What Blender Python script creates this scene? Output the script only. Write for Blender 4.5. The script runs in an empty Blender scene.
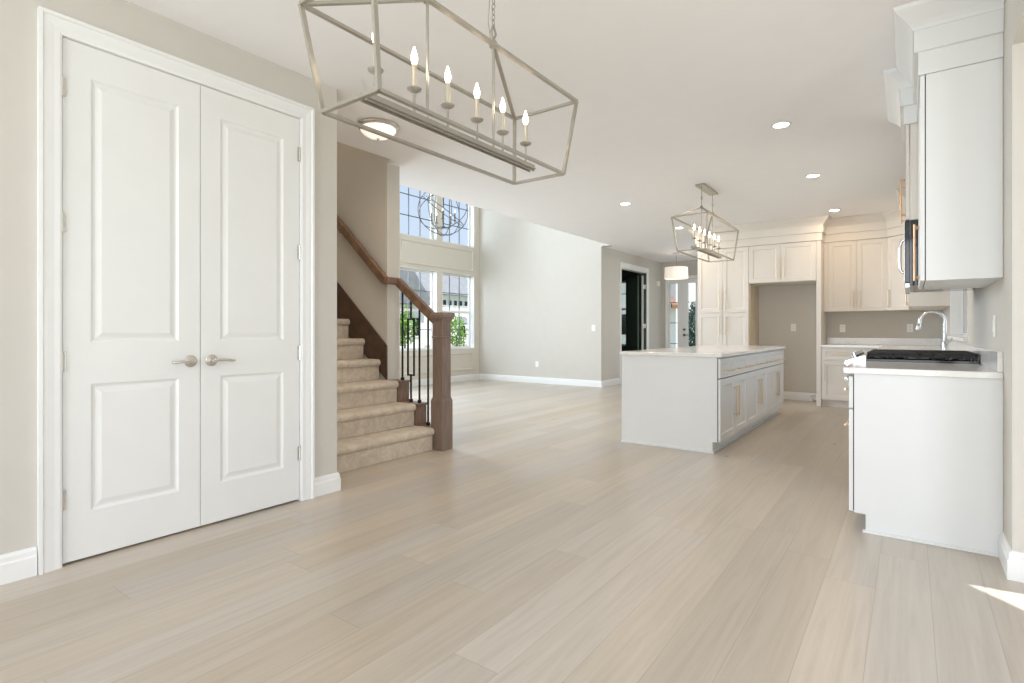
import bpy, bmesh, math, random
from math import sin, cos, pi, radians, sqrt, atan2
from mathutils import Vector, Matrix, noise
random.seed(7)
S = bpy.context.scene
COL = S.collection

# ------------------------------------------------------------------ camera, world, sun, exposure
FPX = 546.3
cam = bpy.data.cameras.new('camera')
cam.sensor_fit = 'HORIZONTAL'; cam.sensor_width = 36.0
cam.lens = 36.0 * FPX / 1024.0
cam.shift_y = -(341.5 - 331.2) / 1024.0
cam.clip_start = 0.05; cam.clip_end = 500
co = bpy.data.objects.new('camera', cam); COL.objects.link(co)
co.location = (0, 0, 1.10)
co.rotation_euler = (radians(90), 0, radians(36.08))
S.camera = co

S.view_settings.view_transform = 'Standard'
S.view_settings.look = 'None'
S.view_settings.gamma = 1.0
S.view_settings.use_curve_mapping = False
S.view_settings.exposure = 0.28
S.cycles.use_denoising = True
S.cycles.diffuse_bounces = 7
S.cycles.max_bounces = 12
S.cycles.transparent_max_bounces = 12
S.cycles.sample_clamp_indirect = 4.0
S.cycles.caustics_reflective = False
S.cycles.caustics_refractive = False

W = bpy.data.worlds.new('sky'); S.world = W; W.use_nodes = True
nt = W.node_tree; nt.nodes.clear()
out = nt.nodes.new('ShaderNodeOutputWorld'); bg = nt.nodes.new('ShaderNodeBackground')
tc = nt.nodes.new('ShaderNodeTexCoord'); sp = nt.nodes.new('ShaderNodeSeparateXYZ')
cr = nt.nodes.new('ShaderNodeValToRGB')
cr.color_ramp.elements[0].position = 0.0; cr.color_ramp.elements[0].color = (0.71, 0.82, 0.97, 1)
cr.color_ramp.elements[1].position = 0.7; cr.color_ramp.elements[1].color = (0.45, 0.63, 0.96, 1)
nt.links.new(tc.outputs['Generated'], sp.inputs[0]); nt.links.new(sp.outputs['Z'], cr.inputs[0])
nt.links.new(cr.outputs[0], bg.inputs[0]); bg.inputs[1].default_value = 0.85
nt.links.new(bg.outputs[0], out.inputs[0])

def light(kind, name, loc, energy, color=(1, 1, 1), **k):
    l = bpy.data.lights.new(name, kind); l.energy = energy; l.color = color
    for a, v in k.items(): setattr(l, a, v)
    o = bpy.data.objects.new(name, l); o.location = loc; COL.objects.link(o)
    return o
sun = light('SUN', 'sun', (6, 2, 9), 6.0, (1, 0.97, 0.92), angle=radians(0.6))
sd = Vector((-0.995 * cos(radians(68.3)), -0.10 * cos(radians(68.3)), -sin(radians(68.3))))
sun.rotation_euler = sd.to_track_quat('-Z', 'Y').to_euler()
DAY = (0.92, 0.95, 1.0)
def window_light(name, loc, d, sx, sy, e, col=DAY):
    o = light('AREA', name, loc, e, col, shape='RECTANGLE', size=sx, size_y=sy)
    o.rotation_euler = Vector(d).to_track_quat('-Z', 'Z').to_euler()
    return o
# added area lamps at the openings and open back, boosting daylight indoors
window_light('fill_behind', (-0.8, -3.2, 1.5), (0, 1, 0.05), 4.6, 2.4, 140)  # unseen fill lamp; no window is built behind the camera
window_light('fill_bay', (2.6, 0.6, 1.4), (-1, 0.05, 0), 3.2, 2.2, 85)
window_light('fill_great_room', (-8.6, 5.4, 2.6), (1, 0.45, 0), 2.6, 4.4, 400, (0.80, 0.90, 1.0))
window_light('fill_sink', (1.3, 6.25, 1.75), (-1, 0, 0), 2.0, 1.3, 13)
window_light('fill_nook', (-2.3, 11.3, 1.5), (-1, -0.1, 0), 2.0, 2.0, 18)

# ------------------------------------------------------------------ materials
def srgb(r, g, b):
    f = lambda c: (c / 255 / 12.92) if c / 255 <= 0.04045 else ((c / 255 + 0.055) / 1.055) ** 2.4
    return (f(r), f(g), f(b), 1)
MATS = {}
def nodes(name):
    m = bpy.data.materials.new(name); m.use_nodes = True
    n = m.node_tree; b = n.nodes['Principled BSDF']; MATS[name] = m
    return m, n, b
def N(n, t, **k):
    x = n.nodes.new(t)
    for a, v in k.items():
        if isinstance(v, (int, float, str, bool)) and hasattr(x, a): setattr(x, a, v)
    return x
def mat(name, col, rough=0.5, metal=0.0, var=0.03, scale=6.0, bump=0.0, bscale=120.0, spec=0.5, coat=0.0, stretch=None):
    m, n, b = nodes(name)
    b.inputs['Roughness'].default_value = rough; b.inputs['Metallic'].default_value = metal
    b.inputs['Specular IOR Level'].default_value = spec
    b.inputs['Coat Weight'].default_value = coat
    tcn = N(n, 'ShaderNodeTexCoord'); mp = N(n, 'ShaderNodeMapping')
    if stretch: mp.inputs['Scale'].default_value = stretch
    n.links.new(tcn.outputs['Object'], mp.inputs[0])
    no = N(n, 'ShaderNodeTexNoise'); no.inputs['Scale'].default_value = scale; no.inputs['Detail'].default_value = 4
    n.links.new(mp.outputs[0], no.inputs['Vector'])
    r = N(n, 'ShaderNodeValToRGB')
    r.color_ramp.elements[0].position = 0.3; r.color_ramp.elements[1].position = 0.7
    r.color_ramp.elements[0].color = tuple(c * (1 - var) for c in col[:3]) + (1,)
    r.color_ramp.elements[1].color = tuple(min(1, c * (1 + var)) for c in col[:3]) + (1,)
    n.links.new(no.outputs['Fac'], r.inputs[0]); n.links.new(r.outputs[0], b.inputs['Base Color'])
    if bump:
        n2 = N(n, 'ShaderNodeTexNoise'); n2.inputs['Scale'].default_value = bscale
        n.links.new(mp.outputs[0], n2.inputs['Vector'])
        bp = N(n, 'ShaderNodeBump'); bp.inputs['Strength'].default_value = bump; bp.inputs['Distance'].default_value = 0.01
        n.links.new(n2.outputs['Fac'], bp.inputs['Height']); n.links.new(bp.outputs[0], b.inputs['Normal'])
    return m
def emit(name, col, strength):
    m, n, b = nodes(name)
    b.inputs['Base Color'].default_value = (0.9, 0.9, 0.88, 1)
    b.inputs['Emission Color'].default_value = col; b.inputs['Emission Strength'].default_value = strength
    return m

WALL = mat('greige_paint', srgb(202, 198, 190), 0.75, var=0.012, bump=0.03, bscale=300)
CEIL = mat('ceiling_paint', srgb(243, 242, 243), 0.85, var=0.008)
TRIM = mat('white_trim_paint', srgb(233, 234, 233), 0.35, var=0.008)
DOORP = mat('door_paint', srgb(230, 231, 229), 0.38, var=0.008)
CABW = mat('white_cabinet_paint', srgb(226, 228, 228), 0.4, var=0.008)
CABC = mat('soft_white_cabinet_paint', srgb(219, 214, 206), 0.4, var=0.01)
CABIN = mat('maple_cabinet_side', srgb(205, 190, 165), 0.5, var=0.05, scale=3, stretch=(8, 8, 1))
GAP = mat('shadow_gap_black', srgb(45, 45, 45), 0.8)  # near-black colour standing in for the shade inside door gaps
STUDY = mat('dark_green_paint', srgb(66, 84, 72), 0.6, var=0.03)
NICK = mat('satin_nickel', srgb(212, 208, 200), 0.25, 0.8, var=0.03, scale=30)
LANT = mat('brushed_silver_metal', srgb(176, 171, 161), 0.36, 0.7, var=0.04, scale=40)
GOLD = mat('champagne_bronze', srgb(216, 196, 166), 0.3, 0.85, var=0.03)
STEEL = mat('stainless_steel', srgb(190, 190, 190), 0.22, 1.0, var=0.03, scale=3, stretch=(1, 60, 60))
CHROME = mat('bright_chrome', srgb(215, 215, 215), 0.08, 1.0, var=0.01)
IRON = mat('black_iron', srgb(26, 25, 25), 0.45, 0.4, var=0.1)
CASTI = mat('cast_iron_black', srgb(18, 18, 18), 0.5, 0.2, var=0.1, bump=0.2)
BRONZE = mat('rose_bronze', srgb(208, 172, 138), 0.28, 0.85, var=0.03)
DGLASS = mat('black_glass', srgb(12, 13, 13), 0.06, 0, var=0.02)
PLATE = mat('white_plastic', srgb(240, 239, 234), 0.3, var=0.004)
DARKP = mat('socket_slot', srgb(60, 58, 55), 0.5)
CANDLE = mat('candle_sleeve', srgb(206, 196, 178), 0.4, 0.5, var=0.02)
BULB = emit('lit_candle_bulb', (1, 0.80, 0.56, 1), 15)
BULB2 = emit('lit_globe_bulb', (1, 0.82, 0.6, 1), 0.9)
LENS = emit('lit_downlight_lens', (1, 0.95, 0.86, 1), 14)
BOWL = emit('lit_opal_glass', (1, 0.88, 0.74, 1), 0.6)
SHADE = emit('lit_linen_shade', (1, 0.80, 0.62, 1), 0.36)
SIDING = mat('white_siding', srgb(244, 243, 240), 0.7, var=0.03)
ROOF = mat('grey_shingles', srgb(128, 130, 134), 0.9, var=0.15, scale=3)
ROOFB = mat('brown_shingles', srgb(140, 104, 80), 0.9, var=0.12, scale=3)
LAWN = mat('lawn', srgb(134, 138, 112), 0.95, var=0.25, scale=0.7)
LEAF = mat('leaf_green', srgb(118, 158, 62), 0.7, var=0.3, scale=3)
LEAFD = mat('leaf_dark_green', srgb(44, 84, 70), 0.7, var=0.3, scale=3)
BARK = mat('bark', srgb(90, 72, 58), 0.9, var=0.2)
CONC = mat('concrete', srgb(176, 172, 165), 0.9, var=0.05)
EXT = mat('exterior_cladding', srgb(190, 186, 178), 0.9, var=0.03)

def wood(name, c1, c2, stretch, rough=0.4):
    m, n, b = nodes(name); b.inputs['Roughness'].default_value = rough
    t = N(n, 'ShaderNodeTexCoord'); mp = N(n, 'ShaderNodeMapping'); mp.inputs['Scale'].default_value = stretch
    n.links.new(t.outputs['Object'], mp.inputs[0])
    a = N(n, 'ShaderNodeTexNoise'); a.inputs['Scale'].default_value = 5; a.inputs['Detail'].default_value = 8; a.inputs['Distortion'].default_value = 0.6
    n.links.new(mp.outputs[0], a.inputs['Vector'])
    r = N(n, 'ShaderNodeValToRGB'); r.color_ramp.elements[0].position = 0.32; r.color_ramp.elements[1].position = 0.68
    r.color_ramp.elements[0].color = c1; r.color_ramp.elements[1].color = c2
    n.links.new(a.outputs['Fac'], r.inputs[0]); n.links.new(r.outputs[0], b.inputs['Base Color'])
    bp = N(n, 'ShaderNodeBump'); bp.inputs['Strength'].default_value = 0.1; bp.inputs['Distance'].default_value = 0.004
    n.links.new(a.outputs['Fac'], bp.inputs['Height']); n.links.new(bp.outputs[0], b.inputs['Normal'])
    return m
NEWEL = wood('taupe_stained_oak', srgb(112, 94, 82), srgb(134, 115, 102), (14, 14, 1.2))
RAIL = wood('brown_stained_oak', srgb(98, 74, 58), srgb(136, 108, 88), (2, 14, 2))
SKIRT = wood('dark_stained_board', srgb(66, 47, 35), srgb(86, 64, 48), (2, 14, 2), 0.5)

def floor_mat():
    m, n, b = nodes('greige_oak_planks')
    L = n.links.new
    def M(op, a=None, c=None, d=None):
        x = N(n, 'ShaderNodeMath'); x.operation = op
        for i, v in enumerate((a, c, d)):
            if v is None: continue
            if isinstance(v, (int, float)): x.inputs[i].default_value = v
            else: L(v, x.inputs[i])
        return x.outputs[0]
    t = N(n, 'ShaderNodeTexCoord'); s = N(n, 'ShaderNodeSeparateXYZ'); L(t.outputs['Object'], s.inputs[0])
    xr = M('DIVIDE', M('ADD', s.outputs[0], 20.07), 0.19)
    row = M('FLOOR', xr); fx = M('FRACT', xr)
    w1 = N(n, 'ShaderNodeTexWhiteNoise', noise_dimensions='1D'); L(row, w1.inputs['W'])
    yy = M('DIVIDE', M('ADD', M('ADD', s.outputs[1], 40.0), M('MULTIPLY', w1.outputs['Value'], 7.3)), 1.75)
    col = M('FLOOR', yy); fy = M('FRACT', yy)
    idn = M('ADD', M('MULTIPLY', row, 17.31), M('MULTIPLY', col, 5.77))
    w2 = N(n, 'ShaderNodeTexWhiteNoise', noise_dimensions='1D'); L(idn, w2.inputs['W'])
    w3 = N(n, 'ShaderNodeTexWhiteNoise', noise_dimensions='1D'); L(M('ADD', idn, 3.3), w3.inputs['W'])
    # grain coordinates, shifted per plank
    cb = N(n, 'ShaderNodeCombineXYZ')
    L(M('MULTIPLY', s.outputs[0], 26.0), cb.inputs[0]); L(M('ADD', M('MULTIPLY', s.outputs[1], 1.1), M('MULTIPLY', w2.outputs['Value'], 50.0)), cb.inputs[1])
    L(M('MULTIPLY', w3.outputs['Value'], 20.0), cb.inputs[2])
    g = N(n, 'ShaderNodeTexNoise'); g.inputs['Scale'].default_value = 1.0; g.inputs['Detail'].default_value = 9; g.inputs['Roughness'].default_value = 0.62; g.inputs['Distortion'].default_value = 1.1
    L(cb.outputs[0], g.inputs['Vector'])
    r = N(n, 'ShaderNodeValToRGB')
    e = r.color_ramp.elements; e[0].position = 0.25; e[0].color = srgb(177, 166, 151); e[1].position = 0.75; e[1].color = srgb(198, 188, 175)
    k = e.new(0.5); k.color = srgb(190, 179, 164)
    L(g.outputs['Fac'], r.inputs[0])
    # knots
    kc = N(n, 'ShaderNodeCombineXYZ'); L(M('MULTIPLY', s.outputs[0], 2.6), kc.inputs[0]); L(M('MULTIPLY', s.outputs[1], 1.5), kc.inputs[1])
    v = N(n, 'ShaderNodeTexVoronoi'); v.inputs['Scale'].default_value = 1.0; L(kc.outputs[0], v.inputs['Vector'])
    kn = N(n, 'ShaderNodeMapRange'); kn.inputs['From Min'].default_value = 0.02; kn.inputs['From Max'].default_value = 0.075
    kn.inputs['To Min'].default_value = 0.55; kn.inputs['To Max'].default_value = 0.0
    L(v.outputs['Distance'], kn.inputs[0])
    # per plank tint
    tint = N(n, 'ShaderNodeMapRange'); tint.inputs['To Min'].default_value = 0.88; tint.inputs['To Max'].default_value = 1.04; L(w2.outputs['Value'], tint.inputs[0])
    hs = N(n, 'ShaderNodeHueSaturation'); L(r.outputs[0], hs.inputs['Color']); L(tint.outputs[0], hs.inputs['Value'])
    sat = N(n, 'ShaderNodeMapRange'); sat.inputs['To Min'].default_value = 0.75; sat.inputs['To Max'].default_value = 1.2; L(w3.outputs['Value'], sat.inputs[0]); L(sat.outputs[0], hs.inputs['Saturation'])
    mx = N(n, 'ShaderNodeMixRGB'); L(kn.outputs[0], mx.inputs[0]); L(hs.outputs[0], mx.inputs[1]); mx.inputs[2].default_value = srgb(110, 92, 78)
    # gaps
    gx = M('MINIMUM', fx, M('SUBTRACT', 1.0, fx)); gy = M('MINIMUM', fy, M('SUBTRACT', 1.0, fy))
    ga = M('LESS_THAN', gx, 0.006); gb = M('LESS_THAN', gy, 0.0008)
    gg = M('MULTIPLY', M('MAXIMUM', ga, gb), 0.35)
    m2 = N(n, 'ShaderNodeMixRGB'); L(gg, m2.inputs[0]); L(mx.outputs[0], m2.inputs[1]); m2.inputs[2].default_value = srgb(105, 92, 78)
    L(m2.outputs[0], b.inputs['Base Color'])
    rr = N(n, 'ShaderNodeMapRange'); rr.inputs['To Min'].default_value = 0.24; rr.inputs['To Max'].default_value = 0.38; L(g.outputs['Fac'], rr.inputs[0]); L(rr.outputs[0], b.inputs['Roughness'])
    bp = N(n, 'ShaderNodeBump'); bp.inputs['Strength'].default_value = 0.08; bp.inputs['Distance'].default_value = 0.004
    L(M('SUBTRACT', g.outputs['Fac'], gg), bp.inputs['Height']); L(bp.outputs[0], b.inputs['Normal'])
    return m
FLOOR = floor_mat()

def quartz():
    m, n, b = nodes('white_quartz'); b.inputs['Roughness'].default_value = 0.12
    t = N(n, 'ShaderNodeTexCoord')
    a = N(n, 'ShaderNodeTexNoise'); a.inputs['Scale'].default_value = 2.2; a.inputs['Detail'].default_value = 7; a.inputs['Distortion'].default_value = 1.6
    n.links.new(t.outputs['Object'], a.inputs['Vector'])
    r = N(n, 'ShaderNodeValToRGB'); e = r.color_ramp.elements
    e[0].position = 0.47; e[0].color = srgb(233, 232, 229); e[1].position = 0.53; e[1].color = srgb(235, 234, 231)
    k = e.new(0.5); k.color = srgb(227, 225, 221)
    n.links.new(a.outputs['Fac'], r.inputs[0]); n.links.new(r.outputs[0], b.inputs['Base Color'])
    return m
QUARTZ = quartz()

def carpet():
    m, n, b = nodes('beige_cut_pile_carpet'); b.inputs['Roughness'].default_value = 0.95
    b.inputs['Sheen Weight'].default_value = 0.25
    t = N(n, 'ShaderNodeTexCoord')
    a = N(n, 'ShaderNodeTexNoise'); a.inputs['Scale'].default_value = 14; a.inputs['Detail'].default_value = 3; a.inputs['Distortion'].default_value = 1.0
    f = N(n, 'ShaderNodeTexNoise'); f.inputs['Scale'].default_value = 260
    n.links.new(t.outputs['Object'], a.inputs['Vector']); n.links.new(t.outputs['Object'], f.inputs['Vector'])
    r = N(n, 'ShaderNodeValToRGB'); e = r.color_ramp.elements
    e[0].position = 0.35; e[0].color = srgb(210, 195, 174); e[1].position = 0.62; e[1].color = srgb(228, 214, 194)
    n.links.new(a.outputs['Fac'], r.inputs[0])
    mx = N(n, 'ShaderNodeMixRGB'); mx.blend_type = 'MULTIPLY'; mx.inputs[0].default_value = 0.25
    n.links.new(r.outputs[0], mx.inputs[1]); n.links.new(f.outputs['Fac'], mx.inputs[2]); n.links.new(mx.outputs[0], b.inputs['Base Color'])
    bp = N(n, 'ShaderNodeBump'); bp.inputs['Strength'].default_value = 0.7; bp.inputs['Distance'].default_value = 0.006
    n.links.new(f.outputs['Fac'], bp.inputs['Height']); n.links.new(bp.outputs[0], b.inputs['Normal'])
    return m
CARPET = carpet()

def glass():
    m = bpy.data.materials.new('clear_window_glass'); m.use_nodes = True; n = m.node_tree; n.nodes.clear()
    o = N(n, 'ShaderNodeOutputMaterial'); mx = N(n, 'ShaderNodeMixShader'); tr = N(n, 'ShaderNodeBsdfTransparent')
    gl = N(n, 'ShaderNodeBsdfGlossy'); gl.inputs['Roughness'].default_value = 0.02
    fr = N(n, 'ShaderNodeFresnel'); fr.inputs['IOR'].default_value = 1.25
    tr.inputs[0].default_value = (0.97, 0.985, 0.98, 1)
    n.links.new(fr.outputs[0], mx.inputs[0]); n.links.new(tr.outputs[0], mx.inputs[1]); n.links.new(gl.outputs[0], mx.inputs[2]); n.links.new(mx.outputs[0], o.inputs[0])
    return m
GLASS = glass()

# ------------------------------------------------------------------ mesh helpers (all coordinates are room coordinates in metres)
class MB:
    def __init__(s): s.v = []; s.f = []
    def face(s, pts):
        i = len(s.v); s.v += [tuple(p) for p in pts]; s.f.append(tuple(range(i, i + len(pts)))); return s
    def box(s, x0, x1, y0, y1, z0, z1):
        s.hexa([(x0, y0, z0), (x1, y0, z0), (x1, y1, z0), (x0, y1, z0), (x0, y0, z1), (x1, y0, z1), (x1, y1, z1), (x0, y1, z1)]); return s
    def hexa(s, p):
        i = len(s.v); s.v += [tuple(q) for q in p]
        for q in ((0, 3, 2, 1), (4, 5, 6, 7), (0, 1, 5, 4), (1, 2, 6, 5), (2, 3, 7, 6), (3, 0, 4, 7)): s.f.append(tuple(i + k for k in q))
        return s
    def bar(s, p0, p1, w, h=None, up=(0, 0, 1)):
        h = h or w; p0 = Vector(p0); p1 = Vector(p1); d = (p1 - p0).normalized(); u = Vector(up)
        if abs(d.dot(u)) > 0.98: u = Vector((0, 1, 0))
        a = d.cross(u).normalized() * w / 2; b = a.cross(d).normalized() * h / 2
        s.hexa([p0 - a - b, p0 + a - b, p1 + a - b, p1 - a - b, p0 - a + b, p0 + a + b, p1 + a + b, p1 - a + b]); return s
    def prism(s, poly, fn, a, b):
        n = len(poly); i = len(s.v)
        s.v += [tuple(fn(p[0], p[1], a)) for p in poly] + [tuple(fn(p[0], p[1], b)) for p in poly]
        s.f.append(tuple(range(i, i + n))); s.f.append(tuple(range(i + 2 * n - 1, i + n - 1, -1)))
        for k in range(n): s.f.append((i + k, i + (k + 1) % n, i + n + (k + 1) % n, i + n + k))
        return s
    def lathe(s, prof, c, seg=20, ax='z', arc=None):
        i = len(s.v); n = len(prof)
        for k in range(seg):
            t = 2 * pi * k / seg
            for r, h in prof:
                if ax == 'z': p = (c[0] + r * cos(t), c[1] + r * sin(t), c[2] + h)
                elif ax == 'x': p = (c[0] + h, c[1] + r * cos(t), c[2] + r * sin(t))
                else: p = (c[0] + r * cos(t), c[1] + h, c[2] + r * sin(t))
                s.v.append(p)
        for k in range(seg):
            k2 = (k + 1) % seg
            for j in range(n - 1): s.f.append((i + k * n + j, i + k2 * n + j, i + k2 * n + j + 1, i + k * n + j + 1))
        if prof[0][0] > 1e-6: s.f.append(tuple(i + k * n for k in range(seg)))
        if prof[-1][0] > 1e-6: s.f.append(tuple(i + k * n + n - 1 for k in reversed(range(seg))))
        return s
    def tube(s, pts, r, seg=10, closed=False):
        P = [Vector(p) for p in pts]; n = len(P); rings = []
        rr = r if isinstance(r, (list, tuple)) else [r] * n
        d0 = (P[1] - P[0]).normalized(); u = Vector((0, 0, 1)) if abs(d0.z) < 0.9 else Vector((0, 1, 0))
        u = (u - d0 * u.dot(d0)).normalized()
        for k in range(n):
            if closed: d = (P[(k + 1) % n] - P[k - 1]).normalized()
            else: d = (P[min(k + 1, n - 1)] - P[max(k - 1, 0)]).normalized()
            u = (u - d * u.dot(d)).normalized(); w = d.cross(u)
            i = len(s.v); rings.append(i)
            for j in range(seg):
                t = 2 * pi * j / seg; s.v.append(tuple(P[k] + (u * cos(t) + w * sin(t)) * rr[k]))
        for k in range(n if closed else n - 1):
            a = rings[k]; b = rings[(k + 1) % n]
            for j in range(seg): s.f.append((a + j, a + (j + 1) % seg, b + (j + 1) % seg, b + j))
        if not closed:
            s.f.append(tuple(rings[0] + j for j in reversed(range(seg)))); s.f.append(tuple(rings[-1] + j for j in range(seg)))
        return s
    def sweep(s, path, prof, fn, side=1, closed=False):
        """mitred sweep; path in 2D, profile (offset to the left*side, height)"""
        n = len(path); P = [Vector((p[0], p[1])) for p in path]; ri = []
        def nm(a, b):
            d = (b - a).normalized(); return Vector((-d.y, d.x)) * side
        for k in range(n):
            if k == 0 and not closed: m = nm(P[0], P[1])
            elif k == n - 1 and not closed: m = nm(P[-2], P[-1])
            else:
                a = nm(P[k - 1], P[k]); b = nm(P[k], P[(k + 1) % n]); m = (a + b) / (1 + a.dot(b))
            ri.append(len(s.v))
            for o, h in prof:
                q = P[k] + m * o; s.v.append(tuple(fn(q.x, q.y, h)))
        c = len(prof)
        for k in range(n if closed else n - 1):
            a = ri[k]; b = ri[(k + 1) % n]
            for j in range(c): s.f.append((a + j, a + (j + 1) % c, b + (j + 1) % c, b + j))
        if not closed:
            s.f.append(tuple(ri[0] + j for j in range(c))); s.f.append(tuple(ri[-1] + j for j in reversed(range(c))))
        return s
    def slab(s, F, u0, u1, v0, v1, t, pu, pvs, rings):
        """door leaf: flat slab with sunk panels; F(u,v,w) with w pointing out of the face"""
        q = lambda a, b, c, d, w: s.face([F(a, c, w), F(b, c, w), F(b, d, w), F(a, d, w)])
        q(u0, pu[0], v0, v1, t); q(pu[1], u1, v0, v1, t)
        vs = [v0] + [x for p in pvs for x in p] + [v1]
        for k in range(0, len(vs), 2): q(pu[0], pu[1], vs[k], vs[k + 1], t)
        for a, b in pvs:
            R = [(0, 0)] + list(rings)
            def ring(i, w):
                return [F(pu[0] + i, a + i, t + w), F(pu[1] - i, a + i, t + w), F(pu[1] - i, b - i, t + w), F(pu[0] + i, b - i, t + w)]
            for (i0, w0), (i1, w1) in zip(R, R[1:]):
                A = ring(i0, w0); B = ring(i1, w1)
                for k in range(4): s.face([A[k], A[(k + 1) % 4], B[(k + 1) % 4], B[k]])
            s.face(ring(*R[-1]))
        c = [F(u0, v0, 0), F(u1, v0, 0), F(u1, v1, 0), F(u0, v1, 0)]; d = [F(u0, v0, t), F(u1, v0, t), F(u1, v1, t), F(u0, v1, t)]
        s.face(c[::-1])
        for k in range(4): s.face([c[k], c[(k + 1) % 4], d[(k + 1) % 4], d[k]])
        return s
    def build(s, name, m, parent=None, smooth=False, bevel=0.0, recalc=True, label=None, weld=True):
        off = wloc(parent) if parent else Vector((0, 0, 0))
        me = bpy.data.meshes.new(name)
        me.from_pydata([tuple(Vector(p) - off) for p in s.v], [], s.f)
        bm = bmesh.new(); bm.from_mesh(me)
        if weld: bmesh.ops.remove_doubles(bm, verts=bm.verts, dist=1e-5)
        if recalc: bmesh.ops.recalc_face_normals(bm, faces=bm.faces)
        if smooth:
            for f in bm.faces: f.smooth = True
            for e in bm.edges:
                if len(e.link_faces) == 2 and e.calc_face_angle(0) > radians(38): e.smooth = False
        bm.to_mesh(me); bm.free()
        o = bpy.data.objects.new(name, me); COL.objects.link(o)
        if isinstance(m, (list, tuple)):
            for q in m: me.materials.append(q)
        else: me.materials.append(m)
        if parent: o.parent = parent
        if bevel:
            b = o.modifiers.new('bevel', 'BEVEL'); b.width = bevel; b.segments = 2; b.limit_method = 'ANGLE'; b.angle_limit = radians(40)
        if label: o['label'] = label
        return o
LOCS = {}
def wloc(o):
    v = Vector((0, 0, 0))
    while o: v += Vector(o.location); o = o.parent
    return v
def thing(name, label, cat, loc=(0, 0, 0), group=None):
    o = bpy.data.objects.new(name, None); COL.objects.link(o); o.location = loc; o.empty_display_size = 0.1
    o['label'] = label; o['category'] = cat
    if group: o['group'] = group
    return o
def tag(o, label, cat, group=None):
    o['label'] = label; o['category'] = cat
    if group: o['group'] = group
    return o
def struct(o, label=None):
    o['kind'] = 'structure'
    if label: o['label'] = label
    return o
def copy_thing(o, loc, label):
    def rec(a, par):
        c = a.copy(); COL.objects.link(c); c.parent = par
        for ch in [x for x in bpy.data.objects if x.parent == a and x != c]: rec(ch, c)
        return c
    c = rec(o, None); c.location = loc; c['label'] = label
    return c
B = lambda *a: MB().box(*a)

def FX(x, sgn=1, flip=False):      # plane x = const, outward normal sgn*x ; u = y, v = z
    return lambda u, v, w: (x + sgn * w, u, v)
def FY(y, sgn=-1):                 # plane y = const ; u = x, v = z
    return lambda u, v, w: (u, y + sgn * w, v)

# ------------------------------------------------------------------ dimensions
XC, HC, HG = -3.20, 2.77, 5.45     # closet wall, ceiling, great room ceiling
XG = -8.0                          # great room window wall
XE = -4.90                         # study wall
XCE = -4.71                       # edge of the low ceiling
YR = 9.75                          # kitchen rear wall
YF = 9.70                          # great room far wall
XR = 0.366                         # kitchen right wall
YN = 12.90                         # nook rear wall
YS = 3.655                         # stair far wall face
CT0, CT1 = 0.866, 0.900            # worktop under / top

def wallbox(name, boxes, m=None, bevel=0):
    mb = MB()
    for b in boxes: mb.box(*b)
    return struct(mb.build(name, m or WALL, bevel=bevel))

# ------------------------------------------------------------------ structure: floor, ceilings
struct(B(-8.15, 2.2, -3.0, 13.05, -0.30, 0.0).build('floor', FLOOR))
cl = MB().prism([(XC - 0.12, -3.0), (2.15, -3.0), (2.15, 2.15), (0.92, 3.40), (XR + 0.75, 3.40), (XR + 0.75, 13.1), (XC - 0.12, 13.1)], lambda a, b, h: (a, b, h), HC, HC + 0.3)  # includes an unseen eave added to keep sun off the sink window
for q_ in ([
                    (-4.08, XC - 0.12, 2.22, 13.1, HC, HC + 0.3), (XCE, -4.08, YS + 0.03, 13.1, HC, HC + 0.3), (XE, XCE, YF + 0.15, 13.1, HC, HC + 0.3)]): cl.box(*q_)
struct(cl.build('ceiling', CEIL, weld=False))
wallbox('ceiling_upper', [(-8.15, -4.0, 2.2, 9.85, HG, HG + 0.1)], CEIL)
wallbox('ceiling_study', [(-8.15, XE - 0.0, YF + 0.15, 13.1, HC, HC + 0.3)], CEIL)
# closet wall with its double door opening
D0, DM, D1, DT = 0.826, 1.4405, 2.052, 2.475
wallbox('wall_closet', [(XC - 0.12, XC, -3.0, D0 - 0.012, 0, HC), (XC - 0.12, XC, D1 + 0.012, 2.338, 0, HC), (XC - 0.12, XC, D0 - 0.012, D1 + 0.012, DT + 0.012, HC)])
wallbox('wall_closet_inside', [(XC - 0.8, XC - 0.7, 0.2, 2.22, 0, HC), (XC - 0.7, XC - 0.12, 0.2, 0.3, 0, HC)])
wallbox('wall_stair_near', [(-8.15, XC - 0.12, 2.22, 2.338, 0, HG)])
wallbox('wall_stair_far', [(-8.15, -4.2, YS, YS + 0.165, 0, HG)])
wallbox('wall_upper_floor', [(XCE, XCE + 0.12, YS + 0.165, 9.85, HC + 0.3, HG), (-4.08, -3.96, 2.22, YS + 0.165, HC + 0.3, HG)])
# great room window wall
WIN = [(7.27, 8.31), (8.47, 9.52)]
LZ, UZ = (0.71, 2.36), (2.99, 4.75)
HID = (4.25, 6.95)
ys = [YS + 0.165, HID[0], HID[1], WIN[0][0], WIN[0][1], WIN[1][0], WIN[1][1], YF + 0.15]
bx = []
for k in range(0, 8, 2): bx.append((XG - 0.15, XG, ys[k], ys[k + 1], 0, HG))
for a, b in WIN: bx += [(XG - 0.15, XG, a, b, 0, LZ[0]), (XG - 0.15, XG, a, b, LZ[1], UZ[0]), (XG - 0.15, XG, a, b, UZ[1], HG)]
bx += [(XG - 0.15, XG, HID[0], HID[1], 0, 0.7), (XG - 0.15, XG, HID[0], HID[1], 4.75, HG)]
wallbox('wall_windows', bx, mat('warm_white_panelling', srgb(214, 208, 197), 0.5, var=0.01))
wallbox('wall_great_room_far', [(XG - 0.15, XE - 0.12, YF, YF + 0.15, 0, HG), (XE - 0.12, XCE, YF, YF + 0.15, HC, HG)])
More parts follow.
